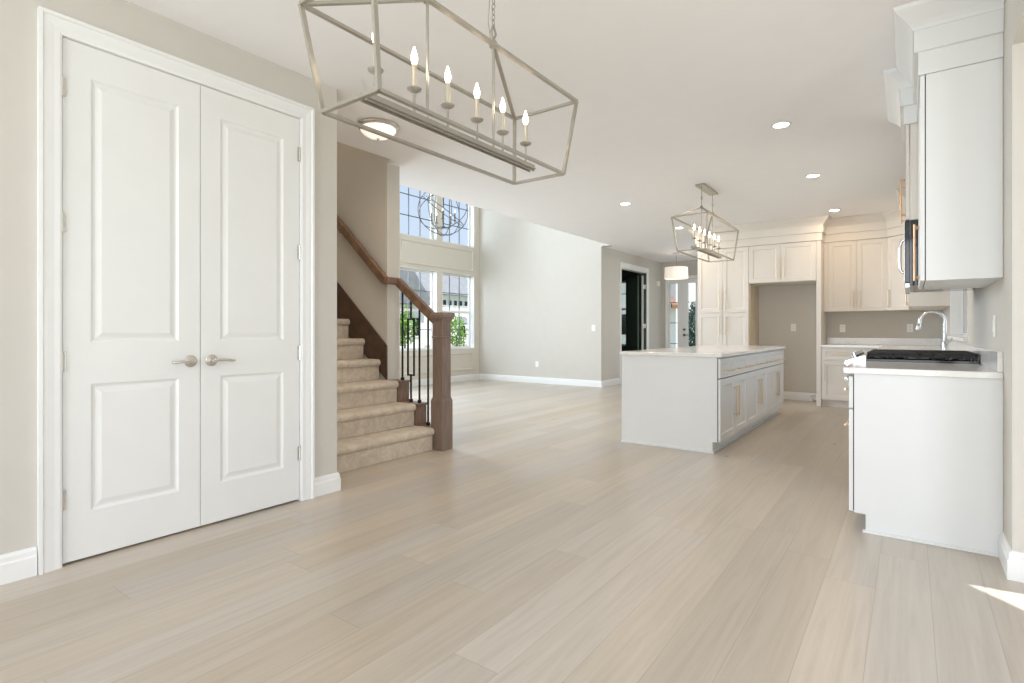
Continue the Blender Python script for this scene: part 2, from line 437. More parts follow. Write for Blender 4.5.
# study wall (plane x = XE) with its doorway
O0, O1, OT = 10.61, 11.97, 2.455
wallbox('wall_study_front', [(XE - 0.12, XE, YF, O0, 0, HC), (XE - 0.12, XE, O1, YN, 0, HC), (XE - 0.12, XE, O0, O1, OT, HC)])
SW = (-6.35, -5.55, 0.72, 2.38)    # study window
wallbox('wall_study_rear', [(XG, SW[0], YN - 0.05, YN + 0.15, 0, HC), (SW[1], XE - 0.12, YN - 0.05, YN + 0.15, 0, HC), (SW[0], SW[1], YN - 0.05, YN + 0.15, 0, SW[2]), (SW[0], SW[1], YN - 0.05, YN + 0.15, SW[3], HC)], STUDY)
wallbox('wall_study_side', [(XG - 0.1, XG, YF + 0.15, YN + 0.15, 0, HC), (XG, XE - 0.12, YF + 0.15, YF + 0.17, 0, HC)], STUDY)
# nook rear wall with the patio door opening
P0, P1, PT = -4.715, -3.965, 2.345
wallbox('wall_nook_rear', [(XE - 0.12, P0, YN, YN + 0.15, 0, HC), (P1, -2.65, YN, YN + 0.15, 0, HC), (P0, P1, YN, YN + 0.15, PT, HC)])
wallbox('wall_nook_side', [(-2.80, -2.65, YR + 0.15, 10.4, 0, HC), (-2.80, -2.65, 12.3, YN, 0, HC), (-2.80, -2.65, 10.4, 12.3, 2.35, HC), (-2.80, -2.65, 10.4, 12.3, 0, 0.5)])
wallbox('wall_kitchen_rear', [(-2.84, XR + 0.15, YR, YR + 0.15, 0, HC)])
# kitchen right wall with the sink window, and the bay
KW = (5.6, 7.8, 1.05, 2.33)
wallbox('wall_kitchen_right', [(XR, XR + 0.15, 3.266, KW[0], 0, HC), (XR, XR + 0.15, KW[1], YR, 0, HC), (XR, XR + 0.15, KW[0], KW[1], 0, KW[2]), (XR, XR + 0.15, KW[0], KW[1], KW[3], HC),
                               (XR, XR + 0.15, -3.0, 3.266, 2.37, HC), (XR, XR + 0.15, -3.0, -1.4, 0, 2.37)])
wallbox('wall_bay_return', [(XR + 0.15, 0.84, 3.266, 3.40, 0, HC)])
def diag(name, s0, s1, z0, z1, t0=0.0, t1=0.13, m=WALL):
    a = Vector((0.84, 3.266)); d = Vector((1.16, -1.146)).normalized(); nn = Vector((-d.y, d.x))
    if nn.x < 0: nn = -nn
    p = lambda s_, t, z: ((a + d * s_ + nn * t).x, (a + d * s_ + nn * t).y, z)
    return MB().hexa([p(s0, t0, z0), p(s1, t0, z0), p(s1, t1, z0), p(s0, t1, z0), p(s0, t0, z1), p(s1, t0, z1), p(s1, t1, z1), p(s0, t1, z1)])
mb = MB()
for a in ((0, 0.15, 0, HC), (1.52, 1.63, 0, HC), (0.15, 1.52, 2.3, HC), (0.15, 1.52, 0, 0.03)):
    t = diag('', *a); i = len(mb.v); mb.v += t.v; mb.f += [tuple(i + k for k in f) for f in t.f]
struct(mb.build('wall_bay_diagonal', WALL, weld=False))
wallbox('wall_bay_side', [(2.0, 2.15, 1.9, 2.10, 0, HC), (2.0, 2.15, -3.0, -0.9, 0, HC), (2.0, 2.15, -0.9, 1.9, 2.35, HC), (2.0, 2.15, -0.9, 1.9, 0, 0.3)])

# ------------------------------------------------------------------ trim: baseboards and casings
BASE = [(0, 0), (0.018, 0), (0.018, 0.084), (0.013, 0.092), (0.013, 0.112), (0.006, 0.124), (0, 0.126)]
XYZ = lambda a, b, h: (a, b, h)
def baseboard(name, path, side=1):
    return struct(MB().sweep(path, BASE, XYZ, side).build(name, TRIM))
baseboard('baseboard_closet', [(XC, -3.0), (XC, D0 - 0.096)], -1)
baseboard('baseboard_hall', [(XC, D1 + 0.096), (XC, 2.338), (XC - 0.25, 2.338)], -1)
baseboard('baseboard_great_room', [(XG, YS + 0.17), (XG, YF), (XE, YF), (XE, O0 - 0.1)], -1)
baseboard('baseboard_nook', [(XE, O1 + 0.1), (XE, YN), (P0 - 0.08, YN)], -1)
baseboard('baseboard_alcove', [(-2.045, YR), (-1.10, YR)], -1)
baseboard('baseboard_kitchen', [(XR, 3.55), (XR, 3.266), (0.84, 3.266)], -1)
CAS = [(0, 0), (0, 0.012), (0.010, 0.016), (0.030, 0.016), (0.055, 0.020), (0.068, 0.020), (0.074, 0.028), (0.088, 0.028), (0.088, 0)]
def casing(name, u0, u1, zt, F, wide=1.0):
    return struct(MB().sweep([(u0, 0), (u0, zt), (u1, zt), (u1, 0)], [(o * wide, h) for o, h in CAS], lambda a, b, h: F(a, b, h), 1).build(name, TRIM))
casing('trim_closet_door', D0 - 0.004, D1 + 0.004, DT + 0.004, FX(XC, 1))
casing('trim_study_doorway', O0, O1, OT, FX(XE, 1), 1.05)
casing('trim_patio_door', P0, P1, PT, FY(YN, -1), 0.8)
# jambs
struct(MB().box(XC - 0.12, XC, D0 - 0.012, D0 - 0.003, 0, DT + 0.012).box(XC - 0.12, XC, D1 + 0.003, D1 + 0.012, 0, DT + 0.012).box(XC - 0.12, XC, D0 - 0.003, D1 + 0.003, DT + 0.003, DT + 0.012).build('trim_closet_jamb', TRIM))
struct(MB().box(XE - 0.14, XE - 0.001, O0, O0 + 0.02, 0, OT).box(XE - 0.14, XE - 0.001, O0, O1, OT - 0.02, OT).build('trim_study_jamb', TRIM))
struct(B(XE - 0.13, XE - 0.001, O1 - 0.015, O1 - 0.001, 0, OT - 0.02).build('trim_study_jamb', STUDY))

# ------------------------------------------------------------------ closet double doors
RAISE = [(0.012, -0.010), (0.020, -0.0105), (0.045, -0.002), (0.05, -0.002)]
def lever(parent, y, sgn, z=0.935):
    h = MB().lathe([(0.0, 0), (0.033, 0), (0.033, 0.005), (0.029, 0.009), (0.018, 0.012), (0.012, 0.016), (0.011, 0.045), (0.0, 0.046)], (XC - 0.004, y, z), 24, 'x')
    h.tube([(XC + 0.044, y, z), (XC + 0.047, y + sgn * 0.02, z + 0.003), (XC + 0.047, y + sgn * 0.06, z + 0.001), (XC + 0.045, y + sgn * 0.095, z - 0.003), (XC + 0.043, y + sgn * 0.112, z - 0.002)], [0.011, 0.009, 0.0075, 0.008, 0.006], 12)
    return h.build('door_handle', NICK, parent, smooth=True, label='satin nickel lever on a round rose')
def closet_door(name, y0, y1, hinge_y, ly, lsg):
    F = FX(XC - 0.039, 1)
    st = 0.108
    d = MB().slab(F, y0, y1, 0.012, DT, 0.035, (y0 + st, y1 - st), [(0.232, 0.845), (1.045, 2.322)], RAISE).build(name, DOORP, weld=False, recalc=False)
    struct(d)
    for z in (0.31, 0.96, 1.61, 2.245):
        h = MB().lathe([(0, -0.045), (0.0065, -0.045), (0.0065, 0.045), (0, 0.045)], (XC + 0.004, hinge_y, z), 10)
        h.box(XC - 0.0035, XC + 0.001, hinge_y - 0.013, hinge_y + 0.013, z - 0.044, z + 0.044)
        h.build('hinge', NICK, d, label='satin nickel butt hinge')
    lever(d, ly, lsg)
    return d
closet_door('door_1', D0 + 0.002, DM - 0.002, D0, 1.390, -1)
closet_door('door_2', DM + 0.002, D1 - 0.002, D1, 1.500, 1)

# ------------------------------------------------------------------ windows
def window(name, fn, u0, u1, v0, v1, cols, rows, meet=None, depth=0.11, fr=0.05, frm=None, inset=0.0):
    """fn(u,v,w): w points to the room; frame set back in the opening by depth"""
    def bx(mb, a, b, c, d, w0, w1):
        mb.hexa([fn(a, c, w0), fn(b, c, w0), fn(b, c, w1), fn(a, c, w1), fn(a, d, w0), fn(b, d, w0), fn(b, d, w1), fn(a, d, w1)])
    root = MB(); w0, w1 = -depth - 0.04, -depth
    e = 0.001
    bx(root, u0 + e, u0 + fr, v0 + e, v1 - e, w0, w1); bx(root, u1 - fr, u1 - e, v0 + e, v1 - e, w0, w1)
    bx(root, u0 + fr, u1 - fr, v0 + e, v0 + fr, w0, w1); bx(root, u0 + fr, u1 - fr, v1 - fr, v1 - e, w0, w1)
    if depth > 0.1:
        for q in ((u0 + e, u0 + 0.012, v0 + 0.012, v1 - 0.012), (u1 - 0.012, u1 - e, v0 + 0.012, v1 - 0.012), (u0 + e, u1 - e, v0 + e, v0 + 0.012), (u0 + e, u1 - e, v1 - 0.012, v1 - e)): bx(root, *q, -depth, 0.004)
    if meet: bx(root, u0 + fr, u1 - fr, meet - 0.025, meet + 0.025, w0, w1)
    r = struct(root.build(name, frm or TRIM, bevel=0.003))
    g = MB(); g.face([fn(u0 + fr, v0 + fr, w0 + 0.02), fn(u1 - fr, v0 + fr, w0 + 0.02), fn(u1 - fr, v1 - fr, w0 + 0.02), fn(u0 + fr, v1 - fr, w0 + 0.02)])
    g.build('pane', GLASS, r)
    m = MB()
    for k in range(1, cols):
        u = u0 + fr + (u1 - u0 - 2 * fr) * k / cols; bx(m, u - 0.008, u + 0.008, v0 + fr, v1 - fr, w0 + 0.012, w0 + 0.028)
    for z in rows: bx(m, u0 + fr, u1 - fr, z - 0.008, z + 0.008, w0 + 0.011, w0 + 0.029)
    if m.v: m.build('muntins', MUNT, r, label='thin grey bars dividing the glass', weld=False)
    return r
MUNT = mat('grey_muntin', srgb(92, 98, 104), 0.6)
FW = FX(XG, 1)
n_ = 1
for a, b in WIN:
    window('window_%d' % n_, FW, a, b, LZ[0], LZ[1], 3, (1.13, 1.93), 1.525); n_ += 1
    window('window_%d' % n_, FW, a, b, UZ[0], UZ[1], 3, (3.42, 3.84, 4.26), None); n_ += 1
window('window_5', FX(XR, -1), KW[0], KW[1], KW[2], KW[3], 1, (), None, 0.105, 0.035)
window('window_6', FY(YN - 0.05, -1), SW[0], SW[1], SW[2], SW[3], 1, (2.05,), 1.66, 0.08)
# panel mouldings on the window wall
mb = MB()
pm = [(0, 0), (0.0, 0.022), (0.02, 0.022), (0.035, 0.0)]
for (a, b, c, d) in ((7.31, 9.46, 2.44, 2.91), (7.31, 9.46, 0.24, 0.62), (4.1, 7.15, 0.24, 0.62)):
    mb.sweep([(a, c), (b, c), (b, d), (a, d)], pm, FW, 1, True)
struct(mb.build('trim_window_wall_panels', MATS['warm_white_panelling'], weld=False))
struct(B(XR - 0.03, XR - 0.001, KW[0] - 0.05, KW[1] + 0.05, KW[2] - 0.03, KW[2] - 0.005).build('trim_sink_window_sill', TRIM))

# patio door leaves in the nook
def patio_leaf(name, x0, x1, g0, g1, handle):
    y = YN + 0.02
    f = MB().box(x0, g0, y, y + 0.045, 0.02, PT - 0.01).box(g1, x1, y, y + 0.045, 0.02, PT - 0.01).box(g0, g1, y, y + 0.045, 0.02, 0.28).box(g0, g1, y, y + 0.045, 2.24, PT - 0.01)
    d = struct(f.build(name, TRIM, bevel=0.003))
    MB().face([(g0, y + 0.022, 0.28), (g1, y + 0.022, 0.28), (g1, y + 0.022, 2.24), (g0, y + 0.022, 2.24)]).build('pane', GLASS, d)
    m = MB()
    for z in (0.8, 1.3, 1.79): m.box(g0, g1, y + 0.012, y + 0.032, z - 0.008, z + 0.008)
    m.build('muntins', MUNT, d)
    if handle:
        h = MB().lathe([(0, 0), (0.03, 0), (0.03, -0.012), (0.012, -0.016), (0.012, -0.05), (0, -0.05)], (-4.34, y, 1.01), 16, 'y')
        h.tube([(-4.34, y - 0.05, 1.01), (-4.30, y - 0.052, 1.012), (-4.23, y - 0.05, 1.008)], 0.009, 8); h.build('door_handle', DARKN, d, smooth=True)
        MB().lathe([(0, 0), (0.03, 0), (0.03, -0.012), (0.012, -0.02), (0, -0.02)], (-4.34, y, 1.14), 16, 'y').build('deadbolt', DARKN, d, smooth=True)
DARKN = mat('dark_nickel', srgb(110, 106, 100), 0.3, 0.8)
patio_leaf('door_3', P0 + 0.003, -4.417, -4.69, -4.508, False)
patio_leaf('door_4', -4.413, P1 - 0.003, -4.255, -4.078, True)
# study door folded into the study, seen on its edge
hx_, hy_ = XE - 0.07, O1 - 0.04
dv = Vector((-cos(radians(42)), sin(radians(42)))); nv = Vector((dv.y, -dv.x)) * -0.038
def dq(a, b, c, d):   # along the leaf, across the leaf
    p = lambda s_, t, z: (hx_ - 0.09 + dv.x * s_ + nv.x * t, hy_ + dv.y * s_ + nv.y * t, z)
    return MB().hexa([p(a, c, 0.012), p(b, c, 0.012), p(b, d, 0.012), p(a, d, 0.012), p(a, c, 2.38), p(b, c, 2.38), p(b, d, 2.38), p(a, d, 2.38)])
d = struct(dq(0.0, 0.66, 0, 1).build('door_5', STUDY))
B(XE - 0.098, XE - 0.062, O1 - 0.052, O1 - 0.016, 0.012, 2.38).build('door_edge', TRIM, d, label='white painted edge of the dark door')
for z in (0.35, 1.22, 2.12): B(XE - 0.061, XE - 0.004, O1 - 0.019, O1 - 0.0155, z - 0.05, z + 0.05).build('hinge', PLATE, d, label='pale hinge leaf')

# ------------------------------------------------------------------ staircase
RISE, RUN, X1 = 0.205, 0.241, -3.545
Y0S, Y1S = 2.34, 3.652
st = thing('staircase', 'beige carpeted straight staircase climbing left behind the closet wall', 'staircase', (X1, 3.0, 0))
def FXZ(y0): return lambda x, z, y: (x, y, z)
for k in range(14):
    xn = X1 - RUN * k; zt = RISE * (k + 1); zb = RISE * k; r = 0.026
    xb = xn - RUN - 0.02
    pr = [(xb, max(0.001, zb - 0.0)), (xn - 0.028, max(0.001, zb)), (xn - 0.026, zt - 0.075)]
    for j in range(9):
        t = -pi / 2 + pi * j / 8; pr.append((xn - r - 0.006 + (r + 0.006) * cos(t) if True else 0, zt - 0.034 + 0.034 * sin(t)))
    pr += [(xb, zt)]
    MB().prism(pr, lambda x, z, y: (x, y, z), Y0S, Y1S if k < 3 else YS - 0.022).build('stair_step', CARPET, st, smooth=True)
# dark skirt board on the wall
sk = [(-4.19, 0.62), (-4.19, 0.955), (-6.9, 0.955 + 2.71 * 0.845), (-6.9, 2.6), ]
MB().prism(sk, lambda x, z, y: (x, y, z), YS - 0.020, YS - 0.001).build('skirt_board', SKIRT, st, label='dark brown board along the stair wall')
# stepped stringer under the balusters
YB0, YB1 = 3.656, 3.80
for k, (xa, xb) in enumerate(((-3.795, -3.607), (-4.035, -3.796), (-4.198, -4.036))):
    B(xa, xb, YB0, YB1, 0.001, RISE * (k + 1) - 0.022).build('stringer', RAIL, st, bevel=0.003)
    B(xa, xb + (0.02 if k else 0), YB0, YB1 + 0.012, RISE * (k + 1) - 0.021, RISE * (k + 1)).build('tread_cap', RAIL, st, bevel=0.005)
rl = thing('stair_railing', 'brown oak handrail with black iron balusters ending at a square newel post', 'railing', (-3.53, 3.73, 0))
nx, ny = -3.530, 3.732
def sq(mb, prof, cx, cy):
    for (h0, z0), (h1, z1) in zip(prof, prof[1:]):
        mb.hexa([(cx - h0, cy - h0, z0), (cx + h0, cy - h0, z0), (cx + h0, cy + h0, z0), (cx - h0, cy + h0, z0), (cx - h1, cy - h1, z1), (cx + h1, cy - h1, z1), (cx + h1, cy + h1, z1), (cx - h1, cy + h1, z1)])
nw = MB(); sq(nw, [(0.072, 0.0), (0.072, 0.455), (0.060, 0.49), (0.060, 1.035)], nx, ny)
sq(nw, [(0.066, 1.036), (0.066, 1.052)], nx, ny); sq(nw, [(0.060, 1.053), (0.060, 1.185), (0.072, 1.215)], nx, ny)
post = nw.build('newel_post', NEWEL, rl, bevel=0.003)
cp = MB(); sq(cp, [(0.082, 1.216), (0.082, 1.250), (0.070, 1.268), (0.070, 1.274)], nx, ny); cp.build('newel_cap', NEWEL, post, bevel=0.004)
SL = 0.853
def railbar(mb, p0, p1): mb.bar(p0, p1, 0.058, 0.084)
hr = MB(); zj = 1.595; SW_ = 0.885
railbar(hr, (-4.15, 3.59, zj), (-6.6, 3.59, zj + 2.45 * SW_)); hr.bar((-4.17, 3.59, zj), (-4.10, 3.62, zj - 0.002), 0.058, 0.07)
hr.bar((-4.125, 3.575, zj), (-4.125, 3.76, zj), 0.058, 0.07)
railbar(hr, (-4.13, 3.73, zj + 0.005), (-3.585, 3.73, zj - 0.545 * SL + 0.06))
hr.build('handrail', RAIL, rl, bevel=0.012)
for x in (-4.9, -5.8):
    z = zj + (-4.15 - x) * SW_; MB().tube([(x, YS - 0.001, z - 0.11), (x, YS - 0.045, z - 0.11), (x, 3.59, z - 0.06)], 0.008, 8).build('rail_bracket', NICK, rl, smooth=True)
def rz(x): return zj + 0.0 - (x + 4.13) * SL
for x, k, basket in ((-4.058, 3, False), (-3.938, 2, True), (-3.821, 2, False), (-3.705, 1, False)):
    z0 = RISE * k + 0.001; z1 = rz(x); y = 3.73; h = 0.0068; b = MB()
    b.box(x - 0.013, x + 0.013, y - 0.013, y + 0.013, z0, z0 + 0.028)
    if not basket: b.box(x - h, x + h, y - h, y + h, z0 + 0.028, z1)
    else:
        b.box(x - h, x + h, y - h, y + h, z0 + 0.028, 0.675); b.box(x - h, x + h, y - h, y + h, 1.215, z1)
        for s in (-0.042, 0.042): b.box(x + s - h, x + s + h, y - h, y + h, 0.665, 1.225)
        b.box(x - 0.042, x + 0.042, y - h, y + h, 0.665, 0.680); b.box(x - 0.042, x + 0.042, y - h, y + h, 1.210, 1.225)
    b.build('baluster', IRON, rl, label='black iron baluster with an open rectangle' if basket else None)

# ------------------------------------------------------------------ cabinet helpers
SHAK = [(0.004, -0.005), (0.010, -0.008), (0.011, -0.008)]
def pull(mb, p0, p1, outv, r=0.006, st=0.032):
    p0 = Vector(p0); p1 = Vector(p1); o = Vector(outv); d = (p1 - p0).normalized()
    mb.tube([p0 + o * st - d * 0.015, p1 + o * st + d * 0.015], r, 10)
    for p in (p0, p1): mb.tube([p, p + o * st], r * 0.85, 8)
def shaker(parent, F, u0, u1, v0, v1, m, name='door', handle=None, rail=0.062, hm=None, g=0.0015, st=0.030):
    u0 += g; u1 -= g; v0 += g; v1 -= g
    rr = min(rail, (v1 - v0) * 0.24)
    d = MB().slab(F, u0, u1, v0, v1, 0.019, (u0 + rail, u1 - rail), [(v0 + rr, v1 - rr)], SHAK).build(name, m, parent, weld=False, recalc=False)
    if handle:
        (a, b), (c, e) = handle
        p0 = Vector(F(a, b, 0.019)); p1 = Vector(F(c, e, 0.019)); ov = (Vector(F(a, b, 1.0)) - Vector(F(a, b, 0))).normalized()
        mb = MB(); pull(mb, p0, p1, ov, 0.006, st); mb.build('handle', hm or GOLD, d, smooth=True, label='slim champagne bar pull')
    return d

# ------------------------------------------------------------------ kitchen island
IX0, IX1, IY0, IY1 = -2.318, -1.395, 5.035, 8.06
isl = thing('kitchen_island', 'long white island cabinet with bronze pulls in the middle of the kitchen', 'kitchen island', ((IX0 + IX1) / 2, (IY0 + IY1) / 2, 0))
MB().box(IX0 + 0.02, IX1, IY0 + 0.02, IY1 - 0.02, 0.10, CT0).box(IX0 + 0.02, -1.455, IY0 + 0.02, IY1 - 0.02, 0.001, 0.10).build('carcass', CABW, isl)
ep = [(IX0, 0.001), (-1.437, 0.001), (-1.437, 0.103), (IX1, 0.103), (IX1, CT0), (IX0, CT0)]
for ya, yb in ((IY0 - 0.001, IY0 + 0.019), (IY1 - 0.019, IY1 + 0.001)):
    MB().prism(ep, lambda x, z, y: (x, y, z), ya, yb).build('end_panel', CABW, isl)
B(IX0, IX0 + 0.018, IY0 + 0.019, IY1 - 0.019, 0.001, CT0).build('back_panel', CABW, isl)
struct_qr = MB().box(-1.454, -1.436, IY0 + 0.02, IY1 - 0.02, 0.001, 0.098).box(-1.437, -1.425, IY0, IY1 - 0.02, 0.001, 0.02).box(IX0, -1.425, IY0 - 0.014, IY0 - 0.0015, 0.001, 0.02)
struct_qr.build('toe_kick', CABW, isl)
FI = FX(IX1 + 0.006, 1)
MB().box(IX1 + 0.0005, IX1 + 0.0057, IY0 + 0.004, IY1 - 0.004, 0.11, 0.85).build('gap_shade', GAP, isl)  # dark plate painting the shade behind the island fronts
W6 = (IY1 - IY0) / 6
for k in range(6):
    a = IY0 + 0.004 + (IY1 - IY0 - 0.008) / 6 * k; b = a + (IY1 - IY0 - 0.008) / 6
    m_ = (a + b) / 2
    shaker(isl, FI, a, b, 0.675, 0.853, CABW, 'drawer', ((m_ - 0.17, 0.735), (m_ + 0.17, 0.735)), rail=0.05)
    hy = b - 0.045 if k % 2 == 0 else a + 0.045
    shaker(isl, FI, a, b, 0.105, 0.668, CABW, 'door', ((hy, 0.30), (hy, 0.56)))
top = MB().box(IX0 - 0.008, IX1 + 0.045, IY0 - 0.03, IY1 + 0.03, CT0 + 0.001, CT1).build('island_worktop', QUARTZ, bevel=0.004)
tag(top, 'white quartz worktop slab lying on the kitchen island', 'worktop')

# ------------------------------------------------------------------ kitchen rear wall cabinets
YP = 9.12
ZC = 2.43
FP = FY(YP, -1)
x0, x1 = -2.838, -2.046; xm = (x0 + x1) / 2
pan = thing('pantry_cabinet', 'tall cream four-door pantry cabinet left of the refrigerator alcove', 'cabinet', (xm, 9.43, 0))
B(x0, x1, YP + 0.001, YR - 0.001, 0.10, ZC).build('carcass', CABC, pan); B(x0, x1, YP + 0.07, YR - 0.001, 0.001, 0.099).build('toe_kick', CABC, pan)
for (a, b, hx) in ((x0, xm, xm - 0.045), (xm, x1, xm + 0.045)):
    shaker(pan, FP, a, b, 1.40, ZC - 0.004, CABC, 'door', ((hx, 1.46), (hx, 1.74)))
    shaker(pan, FP, a, b, 0.105, 1.392, CABC, 'door', ((hx, 1.06), (hx, 1.33)))
x0, x1 = -2.044, -1.112; xm = (x0 + x1) / 2
of = thing('refrigerator_top_cabinet', 'cream two-door cabinet above the empty refrigerator alcove', 'cabinet', (xm, 9.43, 1.84))
B(x0, x1, YP + 0.001, YR - 0.001, 1.845, ZC).build('carcass', CABC, of)
for (a, b, hx) in ((x0, xm - 0.015, xm - 0.06), (xm - 0.015, x1, xm + 0.035)):
    shaker(of, FP, a, b, 1.85, ZC - 0.004, CABC, 'door', ((hx, 1.92), (hx, 2.2)))
t = B(-1.110, -1.050, YP - 0.018, YR - 0.001, 0.001, ZC).build('refrigerator_end_panel', CABC, bevel=0.002)
tag(t, 'tall cream panel forming the right side of the refrigerator alcove', 'cabinet panel')
t = B(-2.0455, -2.0305, YP + 0.02, YR - 0.002, 0.001, 1.843).build('alcove_side_panel', CABIN)
tag(t, 'tan wooden panel lining the left side of the refrigerator alcove', 'cabinet panel')
# wall cabinet right of the alcove
YU = 9.42; FU = FY(YU, -1); ZU = 1.392
x0, x1 = -1.048, -0.256
wc = thing('wall_cabinet', 'cream two-door wall cabinet right of the refrigerator alcove', 'cabinet', (-0.65, 9.58, ZU))
B(x0, x1, YU + 0.001, YR - 0.001, ZU, ZC).build('carcass', CABC, wc)
B(x0, x0 + 0.055, YU - 0.018, YU, ZU, ZC).build('filler_strip', CABC, wc)
for (a, b, hx) in ((x0 + 0.057, -0.633, -0.633 - 0.035), (-0.633, x1, -0.633 + 0.04)):
    shaker(wc, FU, a, b, ZU + 0.002, ZC - 0.004, CABC, 'door', ((hx, 1.45), (hx, 1.67)))
# diagonal corner cabinet
A_ = Vector((-0.254, 9.42)); C_ = Vector((0.008, 9.158))
cc = thing('corner_wall_cabinet', 'cream wall cabinet set at an angle across the rear right kitchen corner', 'cabinet', (0.1, 9.5, ZU))
MB().prism([(-0.254, 9.421), (0.007, 9.16), (XR - 0.001, 9.16), (XR - 0.001, YR - 0.001), (-0.254, YR - 0.001)], XYZ, ZU, ZC).build('carcass', CABC, cc)
dd = (C_ - A_).normalized(); nn = Vector((-0.7071, -0.7071)); L_ = (C_ - A_).length
FD = lambda u, v, w: (A_.x + dd.x * u + nn.x * (w + 0.001), A_.y + dd.y * u + nn.y * (w + 0.001), v)
shaker(cc, FD, 0.012, L_ - 0.012, ZU + 0.002, ZC - 0.004, CABC, 'door', ((0.045, 1.45), (0.045, 1.67)), rail=0.055)
SY = 7.95; SWD = (9.157 - SY) / 4
rc = thing('side_wall_cabinet', 'cream wall cabinet on the right wall past the sink window', 'cabinet', (0.17, 8.3, ZU))
B(0.008, XR - 0.001, SY, 9.157, ZU, ZC).build('carcass', CABC, rc)
FR = FX(0.007, -1)
for k in range(4):
    hy = SY + SWD * (k + 1) - 0.04 if k % 2 == 0 else SY + SWD * k + 0.04
    shaker(rc, FR, SY + k * SWD, SY + (k + 1) * SWD, ZU + 0.002, ZC - 0.004, CABC, 'door', ((hy, 1.45), (hy, 1.67)), rail=0.055)
# base cabinet right of the alcove
bc = thing('base_cabinet', 'cream base cabinet with one drawer right of the refrigerator alcove', 'cabinet', (-0.66, 9.43, 0))
B(-1.048, -0.29, YP + 0.001, YR - 0.001, 0.10, CT0).build('carcass', CABC, bc); B(-1.048, -0.29, YP + 0.05, YR - 0.001, 0.001, 0.099).build('toe_kick', CABC, bc)
shaker(bc, FP, -1.045, -0.60, 0.68, 0.845, CABC, 'drawer', ((-0.90, 0.765), (-0.745, 0.765)), rail=0.05)
shaker(bc, FP, -1.045, -0.60, 0.105, 0.672, CABC, 'door', ((-1.0, 0.40), (-1.0, 0.62)))
shaker(bc, FP, -0.60, -0.33, 0.105, 0.845, CABC, 'door')
# sink run along the right wall
sr = thing('sink_base_cabinet', 'long white base cabinet run under the sink window', 'cabinet', (0.02, 6.9, 0))
B(-0.268, XR - 0.001, 5.112, 9.118, 0.10, CT0).build('carcass', CABW, sr); B(-0.20, XR - 0.001, 5.112, 9.118, 0.001, 0.099).build('toe_kick', CABW, sr)
FS = FX(-0.269, -1)
for k in range(8):
    a = 5.117 + k * 0.50; shaker(sr, FS, a, a + 0.50, 0.105, 0.668, CABW, 'door', ((a + (0.46 if k % 2 == 0 else 0.05), 0.34), (a + (0.46 if k % 2 == 0 else 0.05), 0.6)))
    shaker(sr, FS, a, a + 0.50, 0.675, 0.85, CABW, 'drawer', ((a + 0.18, 0.76), (a + 0.37, 0.76)), rail=0.05)
wt = MB().box(-0.305, XR - 0.001, 5.11, 9.09, CT0 + 0.001, CT1).box(-1.048, XR - 0.001, 9.09, YR - 0.001, CT0 + 0.001, CT1)
wt = wt.build('corner_worktop', QUARTZ); tag(wt, 'white quartz worktop turning the corner under the sink window', 'worktop')
bs = MB().box(-1.048, XR - 0.022, YR - 0.021, YR - 0.001, CT1 + 0.001, 1.0).build('rear_backsplash', QUARTZ, bevel=0.002); tag(bs, 'low quartz upstand along the rear kitchen wall', 'backsplash')
bs = MB().box(XR - 0.021, XR - 0.001, 3.553, YR - 0.001, CT1 + 0.001, 1.0).build('side_backsplash', QUARTZ, bevel=0.002); tag(bs, 'low quartz upstand along the right kitchen wall behind the range', 'backsplash')
# sink (recessed basin rim) and faucet
fa = thing('kitchen_faucet', 'tall chrome gooseneck faucet standing before the sink window', 'faucet', (0.25, 6.2, CT1))
MB().lathe([(0, 0), (0.030, 0), (0.030, 0.006), (0.022, 0.012), (0.021, 0.10), (0.017, 0.11), (0, 0.11)], (0.25, 6.2, CT1 + 0.0005), 20).build('base', STEEL, fa, smooth=True)
pts = [(0.25, 6.2, 1.00), (0.25, 6.2, 1.17)]
for j in range(13):
    t = pi * j / 12; pts.append((0.16 + 0.09 * cos(t), 6.2, 1.185 + 0.09 * sin(t)))
pts += [(0.07, 6.2, 1.17)]
MB().tube(pts, 0.015, 12).build('spout', STEEL, fa, smooth=True)
MB().tube([(0.07, 6.2, 1.175), (0.065, 6.2, 1.15), (0.058, 6.2, 1.115), (0.056, 6.2, 1.105)], [0.014, 0.018, 0.021, 0.018], 14).build('spray_head', STEEL, fa, smooth=True)
MB().tube([(0.25, 6.2, 0.975), (0.27, 6.17, 1.0), (0.30, 6.13, 1.04)], [0.011, 0.008, 0.007], 10).build('handle', STEEL, fa, smooth=True)

# ------------------------------------------------------------------ near end of the right run
EY0, EY1 = 3.552, 4.34
eb = thing('end_base_cabinet', 'white base cabinet with plain side panel ending the right kitchen run', 'cabinet', (0.05, 3.88, 0))
pp = [(-0.193, 0.001), (XR - 0.001, 0.001), (XR - 0.001, CT0), (-0.250, CT0), (-0.250, 0.100), (-0.193, 0.100)]
MB().prism(pp, lambda x, z, y: (x, y, z), EY0, EY0 + 0.018).build('end_panel', CABW, eb)
B(-0.248, XR - 0.001, EY0 + 0.019, EY1 - 0.001, 0.10, CT0).build('carcass', GAP, eb)
B(-0.198, XR - 0.001, EY0 + 0.019, EY1 - 0.001, 0.001, 0.099).build('toe_kick', CABW, eb)
MB().box(-0.21, XR - 0.005, EY0 - 0.013, EY0 - 0.001, 0.001, 0.016).build('floor_trim', CABW, eb)
FE = FX(-0.2555, -1)
MB().box(-0.2553, -0.2505, EY0 + 0.003, EY1 - 0.004, 0.11, 0.845).build('gap_shade', GAP, eb)  # dark plate painting the shade behind the drawer fronts
